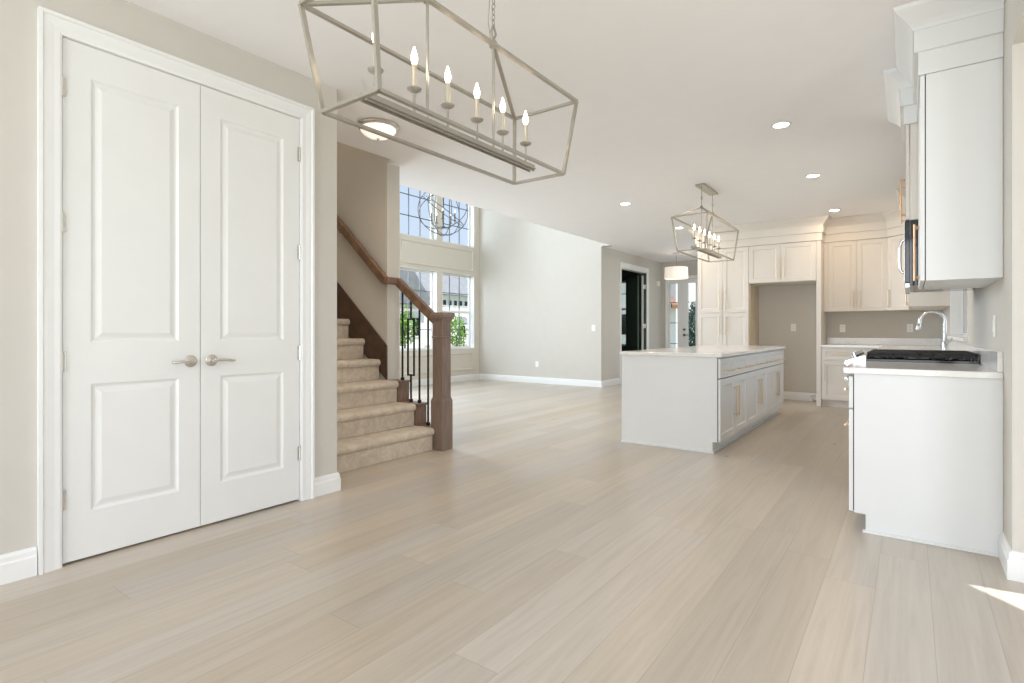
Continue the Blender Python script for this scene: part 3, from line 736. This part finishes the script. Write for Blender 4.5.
shaker(eb, FE, EY0, EY1, 0.105, 0.668, CABW, 'drawer', ((EY0 + 0.15, 0.56), (EY1 - 0.15, 0.56)), rail=0.05)
shaker(eb, FE, EY0, EY1, 0.675, 0.85, CABW, 'drawer', ((EY0 + 0.15, 0.765), (EY1 - 0.15, 0.765)), rail=0.045)
wt = B(-0.300, XR - 0.001, EY0 - 0.022, EY1 - 0.001, CT0 + 0.001, CT1).build('end_worktop', QUARTZ, bevel=0.004); tag(wt, 'short white quartz worktop piece in front of the range', 'worktop')

# range
RY0, RY1 = 4.342, 5.108
rg = thing('gas_range', 'stainless slide-in gas range with black grates on the right wall', 'range', (0.02, 4.72, 0))
B(-0.235, XR - 0.025, RY0, RY1, 0.04, 0.895).build('body', STEEL, rg)
MB().box(-0.18, 0.3, RY0 + 0.03, RY1 - 0.03, 0.001, 0.039).build('base', IRON, rg)
od = B(-0.285, -0.236, RY0 + 0.003, RY1 - 0.003, 0.25, 0.80).build('oven_door', STEEL, rg, bevel=0.004)
B(-0.287, -0.2855, RY0 + 0.10, RY1 - 0.10, 0.36, 0.66).build('oven_window', DGLASS, od)
h = MB(); pull(h, (-0.285, RY0 + 0.05, 0.775), (-0.285, RY1 - 0.05, 0.775), (-1, 0, 0), 0.012, 0.07); h.build('handle', CHROME, od, smooth=True)
B(-0.28, -0.236, RY0 + 0.003, RY1 - 0.003, 0.045, 0.243).build('drawer', STEEL, rg, bevel=0.004)
cpn = [(-0.236, 0.825), (-0.335, 0.850), (-0.366, 0.880), (-0.362, 0.902), (-0.250, 0.940), (-0.236, 0.940)]
MB().prism(cpn, lambda x, z, y: (x, y, z), RY0 + 0.001, RY1 - 0.001).build('control_panel', STEEL, rg, bevel=0.003)
for k in range(5):
    y = RY0 + 0.10 + k * 0.14; a = Vector((-0.305, y, 0.9205)); n_v = Vector((-0.32, 0, 0.947)).normalized()
    MB().tube([a, a + n_v * 0.012, a + n_v * 0.013, a + n_v * 0.034], [0.024, 0.024, 0.020, 0.018], 14).build('knob', CHROME, rg, smooth=True)
B(-0.235, XR - 0.026, RY0 + 0.001, RY1 - 0.001, 0.896, 0.918).build('cooktop', DGLASS, rg, bevel=0.003, label='black cooktop surface')
for k in range(3):
    ya = RY0 + 0.012 + k * 0.248; yb = ya + 0.240; g = MB(); xa, xb = -0.226, 0.326; z = 0.952
    for y in (ya + 0.006, yb - 0.006): g.bar((xa, y, z), (xb, y, z), 0.012, 0.016)
    for x in (xa, xb): g.bar((x, ya, z), (x, yb, z), 0.012, 0.016)
    g.bar((xa, ya + 0.006, z - 0.017), (xb, ya + 0.006, z - 0.017), 0.010, 0.012)
    for q in range(1, 4): g.bar((xa, ya + 0.06 * q, z + 0.001), (xb, ya + 0.06 * q, z + 0.001), 0.009, 0.014)
    for q in range(1, 8): x = xa + (xb - xa) * q / 8; g.bar((x, ya, z), (x, yb, z), 0.008, 0.013)
    for x in [xa + (xb - xa) * q / 8 for q in range(9)]:
        for y in (ya + 0.006, yb - 0.006): g.bar((x, y, 0.919), (x, y, z), 0.012)
    for x in (-0.08, 0.16): g.lathe([(0, 0), (0.045, 0), (0.045, 0.012), (0.03, 0.02), (0, 0.02)], (x, ya + 0.12, 0.9185), 16)
    g.build('grate', CASTI, rg)

# near wall cabinet, microwave and its cabinet
nc = thing('end_wall_cabinet', 'white wall cabinet with plain side panel high above the end worktop', 'cabinet', (0.2, 3.66, 1.36))
B(0.066, XR - 0.001, EY0, EY1 - 0.001, 1.362, ZC).build('carcass', CABW, nc, bevel=0.0015)
MB().box(0.0617, 0.0657, EY0 + 0.004, EY1 - 0.004, 1.37, ZC - 0.01).build('gap_shade', GAP, nc)  # dark plate painting the shade between doors and carcass
FN = FX(0.0615, -1); en = (EY0 + EY1) / 2
shaker(nc, FN, EY0 - 0.001, en, 1.362, ZC, CABW, 'door', ((en - 0.035, 1.41), (en - 0.035, 1.70)), rail=0.05, st=0.022, hm=BRONZE)
shaker(nc, FN, en, EY1, 1.362, ZC, CABW, 'door', ((en + 0.035, 1.41), (en + 0.035, 1.70)), rail=0.05, st=0.022, hm=BRONZE)
mc = thing('microwave_cabinet', 'short cream cabinet over the microwave', 'cabinet', (0.17, 4.17, 1.75))
B(0.000, XR - 0.001, EY1 + 0.001, RY1, 1.815, ZC).build('carcass', CABC, mc)
FM = FX(-0.003, -1); ym = (EY1 + RY1) / 2
shaker(mc, FM, EY1 + 0.002, ym, 1.818, ZC, CABC, 'door', ((ym - 0.04, 1.91), (ym - 0.04, 2.15)), hm=BRONZE)
shaker(mc, FM, ym, RY1, 1.818, ZC, CABC, 'door', ((ym + 0.04, 1.88), (ym + 0.04, 2.12)))
mw = thing('microwave', 'stainless and black over-the-range microwave under the short cabinet', 'microwave', (0.15, 4.6, 1.38))
B(0.0, XR - 0.001, EY1 + 0.001, RY1 - 0.001, 1.392, 1.812).build('body', DGLASS, mw)
md = B(-0.028, -0.001, EY1 + 0.002, RY1 - 0.002, 1.412, 1.811).build('door', DGLASS, mw, bevel=0.003)
B(-0.0305, -0.0285, EY1 + 0.002, RY1 - 0.002, 1.412, 1.811).build('door_trim', STEEL, md)
mb = MB(); mb.tube([(-0.030, 4.42, 1.70), (-0.046, 4.42, 1.69), (-0.054, 4.42, 1.66), (-0.055, 4.42, 1.58), (-0.054, 4.42, 1.515), (-0.046, 4.42, 1.49), (-0.030, 4.42, 1.48)], 0.009, 10); mb.build('handle', CHROME, md, smooth=True)
B(-0.028, -0.001, EY1 + 0.002, RY1 - 0.002, 1.38, 1.41).build('vent_grille', STEEL, mw, bevel=0.003)

# ------------------------------------------------------------------ crown stacks over the cabinets
CRN = [(-0.02, ZC + 0.001), (0.012, ZC + 0.001), (0.012, 2.545), (0.030, 2.547), (0.030, 2.655), (0.036, 2.657), (0.042, 2.672), (0.056, 2.692), (0.078, 2.715), (0.102, 2.738), (0.112, 2.752), (0.118, HC - 0.0015), (-0.02, HC - 0.0015)]
c = MB().sweep([(XR - 0.001, EY0 - 0.0), (0.047, EY0), (0.047, EY1), (-0.022, EY1), (-0.022, RY1), (XR - 0.001, RY1)], CRN, XYZ, 1).build('crown_molding', CABW)
tag(c, 'white stacked crown molding over the near wall cabinets and microwave', 'crown molding')
c = MB().sweep([(-2.838, YR - 0.001), (-2.838, YP - 0.019), (-1.050, YP - 0.019), (-1.050, YU - 0.019), (-0.262, YU - 0.019), (-0.012, 9.15), (-0.012, SY), (XR - 0.001, SY)], CRN, XYZ, -1).build('crown_molding', CABC)
tag(c, 'cream stacked crown molding over the rear kitchen cabinets', 'crown molding')

# ------------------------------------------------------------------ outlets, switches, sensor
def plate(F, u, v, label, kind='outlet', w=0.036, h=0.058):
    nm = {'outlet': 'wall_outlet', 'switch': 'light_switch'}[kind]
    loc = F(u, v, 0)
    o = thing(nm, label, 'outlet' if kind == 'outlet' else 'switch', loc)
    mb = MB()
    def bx(m, a, b, c, d, w0, w1): m.hexa([F(a, c, w0), F(b, c, w0), F(b, c, w1), F(a, c, w1), F(a, d, w0), F(b, d, w0), F(b, d, w1), F(a, d, w1)])
    bx(mb, u - w, u + w, v - h, v + h, 0.001, 0.006); mb.build('cover_plate', PLATE, o, bevel=0.0015)
    if kind == 'outlet':
        for s in (-0.021, 0.021):
            q = MB(); bx(q, u - 0.016, u + 0.016, v + s - 0.014, v + s + 0.014, 0.0061, 0.0085); r = q.build('socket', PLATE, o)
            q = MB(); bx(q, u - 0.008, u - 0.005, v + s - 0.006, v + s + 0.006, 0.0086, 0.009); bx(q, u + 0.005, u + 0.008, v + s - 0.006, v + s + 0.006, 0.0086, 0.009); q.build('slot', DARKP, r)
    else:
        q = MB(); bx(q, u - 0.016, u + 0.016, v - 0.033, v + 0.033, 0.0061, 0.010); q.build('rocker', PLATE, o, bevel=0.001)
FK = FY(YR, -1)
plate(FK, -1.513, 1.16, 'white outlet inside the refrigerator alcove')
plate(FK, -0.836, 1.145, 'white outlet on the rear kitchen wall left of the faucet')
plate(FK, 0.0, 1.145, 'white outlet in the rear kitchen corner behind the faucet')
plate(FY(YF, -1), -6.41, 0.40, 'white outlet low on the far great room wall')
plate(FY(YF, -1), -5.07, 1.165, 'white switch on the far great room wall near the corner', 'switch')
plate(FX(XR, -1), 3.86, 1.128, 'white switch on the right wall above the end worktop', 'switch')
sn = thing('wall_sensor', 'small white sensor high in the breakfast nook corner', 'sensor', (-4.86, 12.64, 2.24))
MB().box(XE + 0.001, XE + 0.05, 12.60, 12.69, 1.90 + 0.28, 2.02 + 0.28).build('housing', PLATE, sn, bevel=0.01)
cb = MB().tube([(-1.18, YR - 0.02, 0.16), (-1.2, YR - 0.03, 0.10), (-1.26, YR - 0.06, 0.08), (-1.22, YR - 0.1, 0.03), (-1.17, YR - 0.07, 0.012), (-1.23, YR - 0.12, 0.008)], 0.006, 8).build('water_line', CHROME, smooth=True)
tag(cb, 'coiled braided water line on the alcove floor', 'water line')

# ------------------------------------------------------------------ light fixtures
def lantern(name, label, cx, cy, zb, sc, mode):
    """open box lantern; base rectangle smaller than the top one, hips to two ridge points"""
    r = thing(name, label, 'chandelier', (cx, cy, zb))
    hb, lb, ht, lt = 0.142 * sc, 0.549 * sc, 0.180 * sc, 0.605 * sc
    zt = zb + 0.348 * sc; za = zb + 0.498 * sc; ls = 0.199 * sc; w = 0.016 * sc
    b = [(cx + sx * hb, cy + sy * lb, zb) for sx, sy in ((-1, -1), (1, -1), (1, 1), (-1, 1))]
    t = [(cx + sx * ht, cy + sy * lt, zt) for sx, sy in ((-1, -1), (1, -1), (1, 1), (-1, 1))]
    ap = [(cx, cy - ls, za), (cx, cy + ls, za)]
    f = MB()
    for k in range(4):
        f.bar(b[k], b[(k + 1) % 4], w, w * 0.7); f.bar(t[k], t[(k + 1) % 4], w, w * 0.7); f.bar(b[k], t[k], w, w * 0.7, (1, 0, 0))
    for k, a in ((0, 0), (1, 0), (2, 1), (3, 1)): f.bar(t[k], ap[a], w, w * 0.7)
    f.bar(ap[0], ap[1], w, w * 0.7)
    f.build('frame', LANT, r)
    for a in ap:
        s = MB(); s.tube([a, (a[0], a[1], zb + 0.045 * sc)], 0.0055 * sc, 8); s.lathe([(0, -0.012), (0.017, -0.010), (0.019, 0), (0.017, 0.010), (0.010, 0.018), (0, 0.02)], a, 14)
        s.build('stem', LANT, r, smooth=True)
    ty = MB(); ty.box(cx - 0.024 * sc, cx + 0.024 * sc, cy - 0.494 * sc, cy + 0.494 * sc, zb + 0.028 * sc, zb + 0.035 * sc)
    ty.box(cx - 0.018 * sc, cx + 0.018 * sc, cy - 0.494 * sc, cy + 0.494 * sc, zb + 0.035 * sc, zb + 0.050 * sc)
    for k_ in (-1, 1): ty.box(cx + k_ * 0.012 * sc - 0.003, cx + k_ * 0.012 * sc + 0.003, cy - 0.494 * sc, cy + 0.494 * sc, zb + 0.021 * sc, zb + 0.028 * sc)
    ty.build('tray', LANT, r, bevel=0.001)
    for k in range(6):
        y = cy + (-0.4425 + 0.177 * k) * sc; z = zb + 0.048 * sc
        c = MB().lathe([(0, 0), (0.005, 0), (0.0045, 0.078), (0.010, 0.081), (0.024, 0.088), (0.027, 0.094), (0.024, 0.096), (0.010, 0.093), (0, 0.093)], (cx, y, z), 16)
        h = c.build('candle_arm', LANT, r, smooth=True)
        MB().lathe([(0, 0), (0.0095, 0), (0.0095, 0.085), (0, 0.085)], (cx, y, z + 0.0935), 12).build('candle_sleeve', CANDLE, h, smooth=True)
        MB().lathe([(0.005, 0), (0.009, 0.008), (0.0125, 0.022), (0.0115, 0.034), (0.006, 0.052), (0.002, 0.066), (0, 0.068)], (cx, y, z + 0.179), 12).build('bulb', BULB, h, smooth=True, label='lit flame-shaped bulb')
    if mode == 'chain':
        for a in ap:
            ch = MB(); ch.bar((a[0], a[1], a[2] + 0.018), (a[0], a[1] - 0.016, a[2] + 0.05), 0.007); ch.bar((a[0], a[1], a[2] + 0.018), (a[0], a[1] + 0.016, a[2] + 0.05), 0.007)
            ch.bar((a[0], a[1] - 0.016, a[2] + 0.05), (a[0], a[1], a[2] + 0.085), 0.007); ch.bar((a[0], a[1] + 0.016, a[2] + 0.05), (a[0], a[1], a[2] + 0.085), 0.007)
            z = a[2] + 0.082; k = 0
            while z < HC - 0.03:
                pts = []
                for j in range(12):
                    q = 2 * pi * j / 12; d1 = 0.008 * cos(q); d2 = 0.015 * sin(q)
                    pts.append((a[0] + (d1 if k % 2 else 0), a[1] + (0 if k % 2 else d1), z + 0.012 + d2))
                ch.tube(pts, 0.0022, 6, True); z += 0.0235; k += 1
            ch.tube([(a[0] - 0.012, a[1] - 0.004, a[2] + 0.02), (a[0] - 0.02, a[1] - 0.01, a[2] + 0.1), (a[0] - 0.005, a[1], HC - 0.02)], 0.0016, 6)
            ch.build('chain', LANT, r, smooth=True)
        MB().box(cx - 0.06, cx + 0.06, cy - 0.28, cy + 0.28, HC - 0.025, HC - 0.001).build('canopy', LANT, r, bevel=0.004)
    else:
        for a in ap: MB().tube([a, (a[0], a[1], a[2] + 0.09)], 0.005, 8).tube([(a[0], a[1], a[2] + 0.088), (a[0], a[1], a[2] + 0.122)], 0.010, 8).tube([(a[0], a[1], a[2] + 0.12), (a[0], a[1], HC - 0.02)], 0.005, 8).build('rod', LANT, r, smooth=True)
        MB().box(cx - 0.052, cx + 0.052, cy - 0.28, cy + 0.27, HC - 0.022, HC - 0.001).build('canopy', LANT, r, bevel=0.004)
    return r
lantern('lantern_chandelier', 'large silver open-frame lantern chandelier hanging by chains near the closet doors', -1.45, 1.655, 1.835, 1.0, 'chain')
lantern('lantern_chandelier', 'silver open-frame lantern chandelier hanging on rods above the kitchen island', -1.925, 6.53, 1.985, 1.065, 'rod')

# recessed downlights
rlp = [(-0.843, 4.85, 'recessed ceiling light nearest the end wall cabinet'), (-0.84, 6.64, 'recessed ceiling light between the island and the sink window'),
       (-0.845, 8.70, 'recessed ceiling light close to the crown of the rear wall cabinets'), (-3.01, 6.65, 'recessed ceiling light left of the island lantern'),
       (-3.01, 8.71, 'recessed ceiling light seen through the island lantern frame')]
def downlight(x, y, lab):
    r = thing('recessed_light', lab, 'ceiling light', (x, y, HC), 'recessed ceiling lights')
    MB().lathe([(0.058, -0.001), (0.058, -0.006), (0.078, -0.004), (0.080, -0.001)], (x, y, HC), 28).build('trim_ring', TRIM, r, smooth=True)
    MB().lathe([(0, -0.004), (0.057, -0.004), (0.057, -0.002), (0, -0.002)], (x, y, HC), 24).build('lens', LENS, r, smooth=True)
    l = bpy.data.lights.new('downlight', 'AREA'); l.shape = 'DISK'; l.size = 0.11; l.energy = 5; l.color = (1, 0.74, 0.50)
    o = bpy.data.objects.new('downlight', l); COL.objects.link(o); o.parent = r; o.location = (0, 0, -0.008)
    return r
for p in rlp: downlight(*p)

# flush mount bowl light
fx, fy = -3.49, 2.945
fm = thing('flush_ceiling_light', 'nickel flush ceiling light with opal bowl beside the stairwell', 'ceiling light', (fx, fy, HC))
MB().lathe([(0.0, -0.001), (0.168, -0.001), (0.170, -0.012), (0.162, -0.022), (0.150, -0.030), (0.0, -0.030)], (fx, fy, HC), 36).build('pan', NICK, fm, smooth=True)
MB().lathe([(0.142, -0.031), (0.138, -0.050), (0.118, -0.072), (0.085, -0.092), (0.045, -0.104), (0.0, -0.108)], (fx, fy, HC), 36).build('glass_bowl', BOWL, fm, smooth=True)
MB().lathe([(0.012, -0.107), (0.014, -0.112), (0.008, -0.122), (0, -0.124)], (fx, fy, HC), 14).build('finial', NICK, fm, smooth=True)

ul = thing('upstairs_ceiling_light', 'warm ceiling light high above the stairs', 'ceiling light', (-5.6, 3.0, HG))
MB().lathe([(0.0, -0.001), (0.15, -0.001), (0.15, -0.02), (0.0, -0.025)], (-5.6, 3.0, HG), 24).build('pan', NICK, ul, smooth=True)
MB().lathe([(0.135, -0.026), (0.12, -0.06), (0.07, -0.09), (0, -0.10)], (-5.6, 3.0, HG), 24).build('glass_bowl', BOWL, ul, smooth=True)
l = bpy.data.lights.new('stair_lamp', 'POINT'); l.energy = 26; l.color = (1, 0.80, 0.58); l.shadow_soft_size = 0.12
o = bpy.data.objects.new('stair_lamp', l); COL.objects.link(o); o.parent = ul; o.location = (0, 0, -0.3)

l = bpy.data.lights.new('flush_lamp', 'AREA'); l.shape = 'DISK'; l.size = 0.26; l.energy = 6.5; l.color = (1, 0.86, 0.70)
o = bpy.data.objects.new('flush_lamp', l); COL.objects.link(o); o.parent = fm; o.location = (0, 0, -0.128)

# drum pendant in the nook
dx, dy = -4.02, 11.45
dp = thing('drum_pendant', 'pleated white drum pendant lamp in the breakfast nook', 'pendant lamp', (dx, dy, 2.2))
n_p = 48; pts0 = []; sh = MB(); i0 = 0
for k in range(n_p * 2):
    t = pi * k / n_p; rr = 0.232 + (0.004 if k % 2 else 0)
    sh.v.append((dx + rr * cos(t) * 1.04, dy + rr * sin(t) * 1.04, 2.215)); sh.v.append((dx + rr * cos(t), dy + rr * sin(t), 2.455))
for k in range(n_p * 2):
    a = 2 * k; b = 2 * ((k + 1) % (n_p * 2)); sh.f.append((a, b, b + 1, a + 1))
so = sh.build('shade', SHADE, dp); sm = so.modifiers.new('thick', 'SOLIDIFY'); sm.thickness = 0.003
MB().lathe([(0, 0), (0.225, 0), (0.225, 0.004), (0, 0.004)], (dx, dy, 2.235), 32).build('diffuser', BOWL, dp)
MB().tube([(dx, dy, 2.40), (dx, dy, HC - 0.015)], 0.006, 8).lathe([(0.07, -0.001), (0.07, -0.012), (0.02, -0.03), (0, -0.03)], (dx, dy, HC), 20).build('rod', NICK, dp, smooth=True)
MB().bar((dx - 0.23, dy, 2.44), (dx + 0.23, dy, 2.44), 0.006).bar((dx, dy - 0.23, 2.44), (dx, dy + 0.23, 2.44), 0.006).build('spider', NICK, dp)

# orb chandelier in the great room
ox, oy, oz, R_ = -6.2, 6.59, 3.08, 0.41
ob = thing('orb_chandelier', 'dark wire orb chandelier with candle bulbs in the two-storey great room', 'chandelier', (ox, oy, oz - R_))
def ringp(ax, rad, c0=(0, 0, 0), n=48):
    q = Vector(ax).normalized().to_track_quat('Z', 'Y')
    return [tuple(Vector((ox, oy, oz)) + Vector(c0) + q @ Vector((rad * cos(2 * pi * j / n), rad * sin(2 * pi * j / n), 0))) for j in range(n)]
IRONG = mat('weathered_zinc', srgb(88, 88, 88), 0.5, 0.5)
for ax in ((0.75, -0.6, 0.15), (0.2, 0.9, 0.3), (0.5, 0.35, 0.85), (-0.55, 0.2, 0.8), (0.9, 0.4, -0.1)):
    MB().tube(ringp(ax, R_), 0.0065, 6, True).build('ring', IRONG, ob, smooth=True)
MB().tube([(ox, oy, oz - 0.28), (ox, oy, oz + R_)], 0.012, 8).lathe([(0, -0.02), (0.03, 0), (0.03, 0.02), (0, 0.04)], (ox, oy, oz - 0.28), 12).build('stem', IRONG, ob, smooth=True)
MB().tube([(ox, oy, oz + R_), (ox, oy, HG - 0.02)], 0.006, 6).lathe([(0.07, -0.001), (0.07, -0.02), (0, -0.03)], (ox, oy, HG), 16).build('chain', IRONG, ob, smooth=True)
for k in range(5):
    a = 2 * pi * k / 5 + 0.4; px_, py_ = ox + 0.2 * cos(a), oy + 0.2 * sin(a)
    ar = MB().tube([(ox, oy, oz - 0.26), (ox + 0.1 * cos(a), oy + 0.1 * sin(a), oz - 0.29), (px_, py_, oz - 0.22), (px_, py_, oz - 0.17)], 0.006, 6).lathe([(0, 0), (0.03, 0.005), (0.03, 0.01), (0, 0.01)], (px_, py_, oz - 0.18), 12).build('candle_arm', IRONG, ob, smooth=True)
    MB().lathe([(0.011, 0), (0.011, 0.12), (0, 0.12)], (px_, py_, oz - 0.17), 10).build('candle_sleeve', IRONG, ar, smooth=True)
    MB().lathe([(0.005, 0), (0.011, 0.02), (0.010, 0.035), (0, 0.06)], (px_, py_, oz - 0.05), 10).build('bulb', BULB2, ar, smooth=True)

# ------------------------------------------------------------------ outdoors
struct(B(-120, 120, -90, 130, -0.6, -0.35).build('ground', LAWN))
struct(B(-4.9, -2.8, 13.06, 17.0, -0.34, -0.12).build('patio', CONC))
def house(label, x0, x1, y0, y1, zw, zr, axis, rm, wins, face, wm=None):
    """axis: ridge direction; face: 'x' -> windows on the x1 side, 'y' -> on the y0 side; wins = (u, z, w, h)"""
    h = thing('house', label, 'house', ((x0 + x1) / 2, (y0 + y1) / 2, -0.35))
    B(x0, x1, y0, y1, -0.34, zw).build('wall', wm or SIDING, h)
    e = 0.5
    if axis == 'y':
        xm = (x0 + x1) / 2; pr = [(x0 - e, zw), (xm, zr), (x1 + e, zw), (x1 + e, zw - 0.2), (x0 - e, zw - 0.2)]
        pr = [(x0 - e, zw + 0.01), (x1 + e, zw + 0.01), (xm, zr)]
        MB().prism(pr, lambda a, b, c: (a, c, b), y0 - e, y1 + e).build('roof', rm, h)
    else:
        ym = (y0 + y1) / 2; pr = [(y0 - e, zw + 0.01), (y1 + e, zw + 0.01), (ym, zr)]
        MB().prism(pr, lambda a, b, c: (c, a, b), x0 - e, x1 + e).build('roof', rm, h)
    for u, z, w, hh in wins:
        if face == 'x': f = B(x1 + 0.001, x1 + 0.06, u - w / 2, u + w / 2, z - hh / 2, z + hh / 2); g = B(x1 + 0.061, x1 + 0.07, u - w / 2 + 0.1, u + w / 2 - 0.1, z - hh / 2 + 0.1, z + hh / 2 - 0.1)
        else: f = B(u - w / 2, u + w / 2, y0 - 0.06, y0 - 0.001, z - hh / 2, z + hh / 2); g = B(u - w / 2 + 0.1, u + w / 2 - 0.1, y0 - 0.07, y0 - 0.061, z - hh / 2 + 0.1, z + hh / 2 - 0.1)
        fo = f.build('window', TRIM, h); g.build('pane', DGLASS, fo)
    return h
wn = [(33.2 + 0.86 * k, 4.15, 0.66, 0.72) for k in range(17)] + [(42.0, 2.95, 0.7, 0.8), (43.0, 2.95, 0.7, 0.8), (44.0, 2.95, 0.7, 0.8), (39.0, 2.2, 1.2, 1.4), (36.6, 2.2, 1.2, 1.4), (45.5, 1.1, 1.2, 1.4)]
house('white neighbour house with a grey roof seen through the great room windows', -52, -40, 28, 49, 5.0, 9.6, 'y', ROOF, wn, 'x')
house('white neighbour house with a steep gable left in the great room windows', -34, -27, 22.0, 26.8, 2.9, 6.2, 'x', ROOF, [(24.6, 1.4, 1.3, 1.4), (26.0, 1.4, 0.9, 1.4)], 'x')
hA = house('white neighbour house with a brown porch roof seen through the left patio door', -16, -10.55, 30, 36, 5.6, 7.5, 'x', ROOF, [(-11.6, 1.5, 0.9, 1.4), (-13.6, 1.5, 0.9, 1.4)], 'y')
MB().prism([(-13.0, 2.9), (-10.4, 2.35), (-10.4, 2.55), (-11.2, 3.45), (-13.0, 4.6)], lambda a, b, c: (a, c, b), 29.0, 29.99).build('porch_roof', ROOFB, hA, label='brown porch roof')
house('white neighbour house with a steep grey gable seen through the right patio door', -18.6, -14.1, 45, 52, 3.1, 7.3, 'y', ROOF, [(-15.2, 1.4, 0.9, 1.4)], 'y')
def shrub(name, label, x, y, z0, r, h, lm, n=900, trunk=0.4, cat='shrub'):
    t = thing(name, label, cat, (x, y, z0))
    MB().tube([(x, y, z0), (x + 0.03, y, z0 + trunk), (x, y + 0.02, z0 + trunk + h * 0.4)], [0.05, 0.04, 0.02], 8).build('trunk', BARK, t, smooth=True)
    rnd = random.Random(int(abs(x * 31 + y * 17))); mb = MB()
    for k in range(n):
        d = Vector((rnd.gauss(0, 1), rnd.gauss(0, 1), rnd.gauss(0, 1))).normalized(); q = 0.45 + 0.55 * rnd.random() ** 0.4
        lump = 1 + 0.25 * noise.noise(d * 2.3 + Vector((x, y, 0)))
        c = Vector((x + d.x * r * q * lump, y + d.y * r * q * lump, z0 + trunk + h / 2 + d.z * h / 2 * q * lump))
        a = Vector((rnd.gauss(0, 1), rnd.gauss(0, 1), rnd.gauss(0, 1))).normalized(); b = a.cross(d).normalized(); s_ = r * 0.11
        mb.face([c - a * s_, c + b * s_ * 0.6, c + a * s_, c - b * s_ * 0.6])
    mb.build('foliage', lm, t, weld=False, recalc=False)
shrub('young_tree', 'bright green young tree outside, left in the lower great room windows', -19.5, 18.05, -0.35, 0.62, 1.9, LEAF, trunk=0.7, cat='tree')
shrub('young_tree', 'bright green young tree outside, just right of the newel post', -20.0, 22.3, -0.35, 0.62, 1.8, LEAF, trunk=0.5, cat='tree')
shrub('round_shrub', 'low green shrub under the right great room window', -12.6, 14.6, -0.35, 0.32, 0.65, LEAF, trunk=0.1)
shrub('evergreen_tree', 'dark green conifer outside the patio door', -7.72, 24.3, -0.35, 0.34, 2.6, LEAFD, n=4500, trunk=0.2, cat='tree')
um = thing('patio_umbrella', 'grey patio umbrella outside the right great room window', 'umbrella', (-22.0, 25.2, -0.35))
MB().tube([(-22.0, 25.2, -0.35), (-22.0, 25.2, 1.9)], 0.03, 8).build('pole', IRON, um)
MB().lathe([(0, 0.45), (0.9, 0), (0.86, -0.03), (0, 0.38)], (-22.0, 25.2, 1.55), 8).build('canopy', ROOF, um)
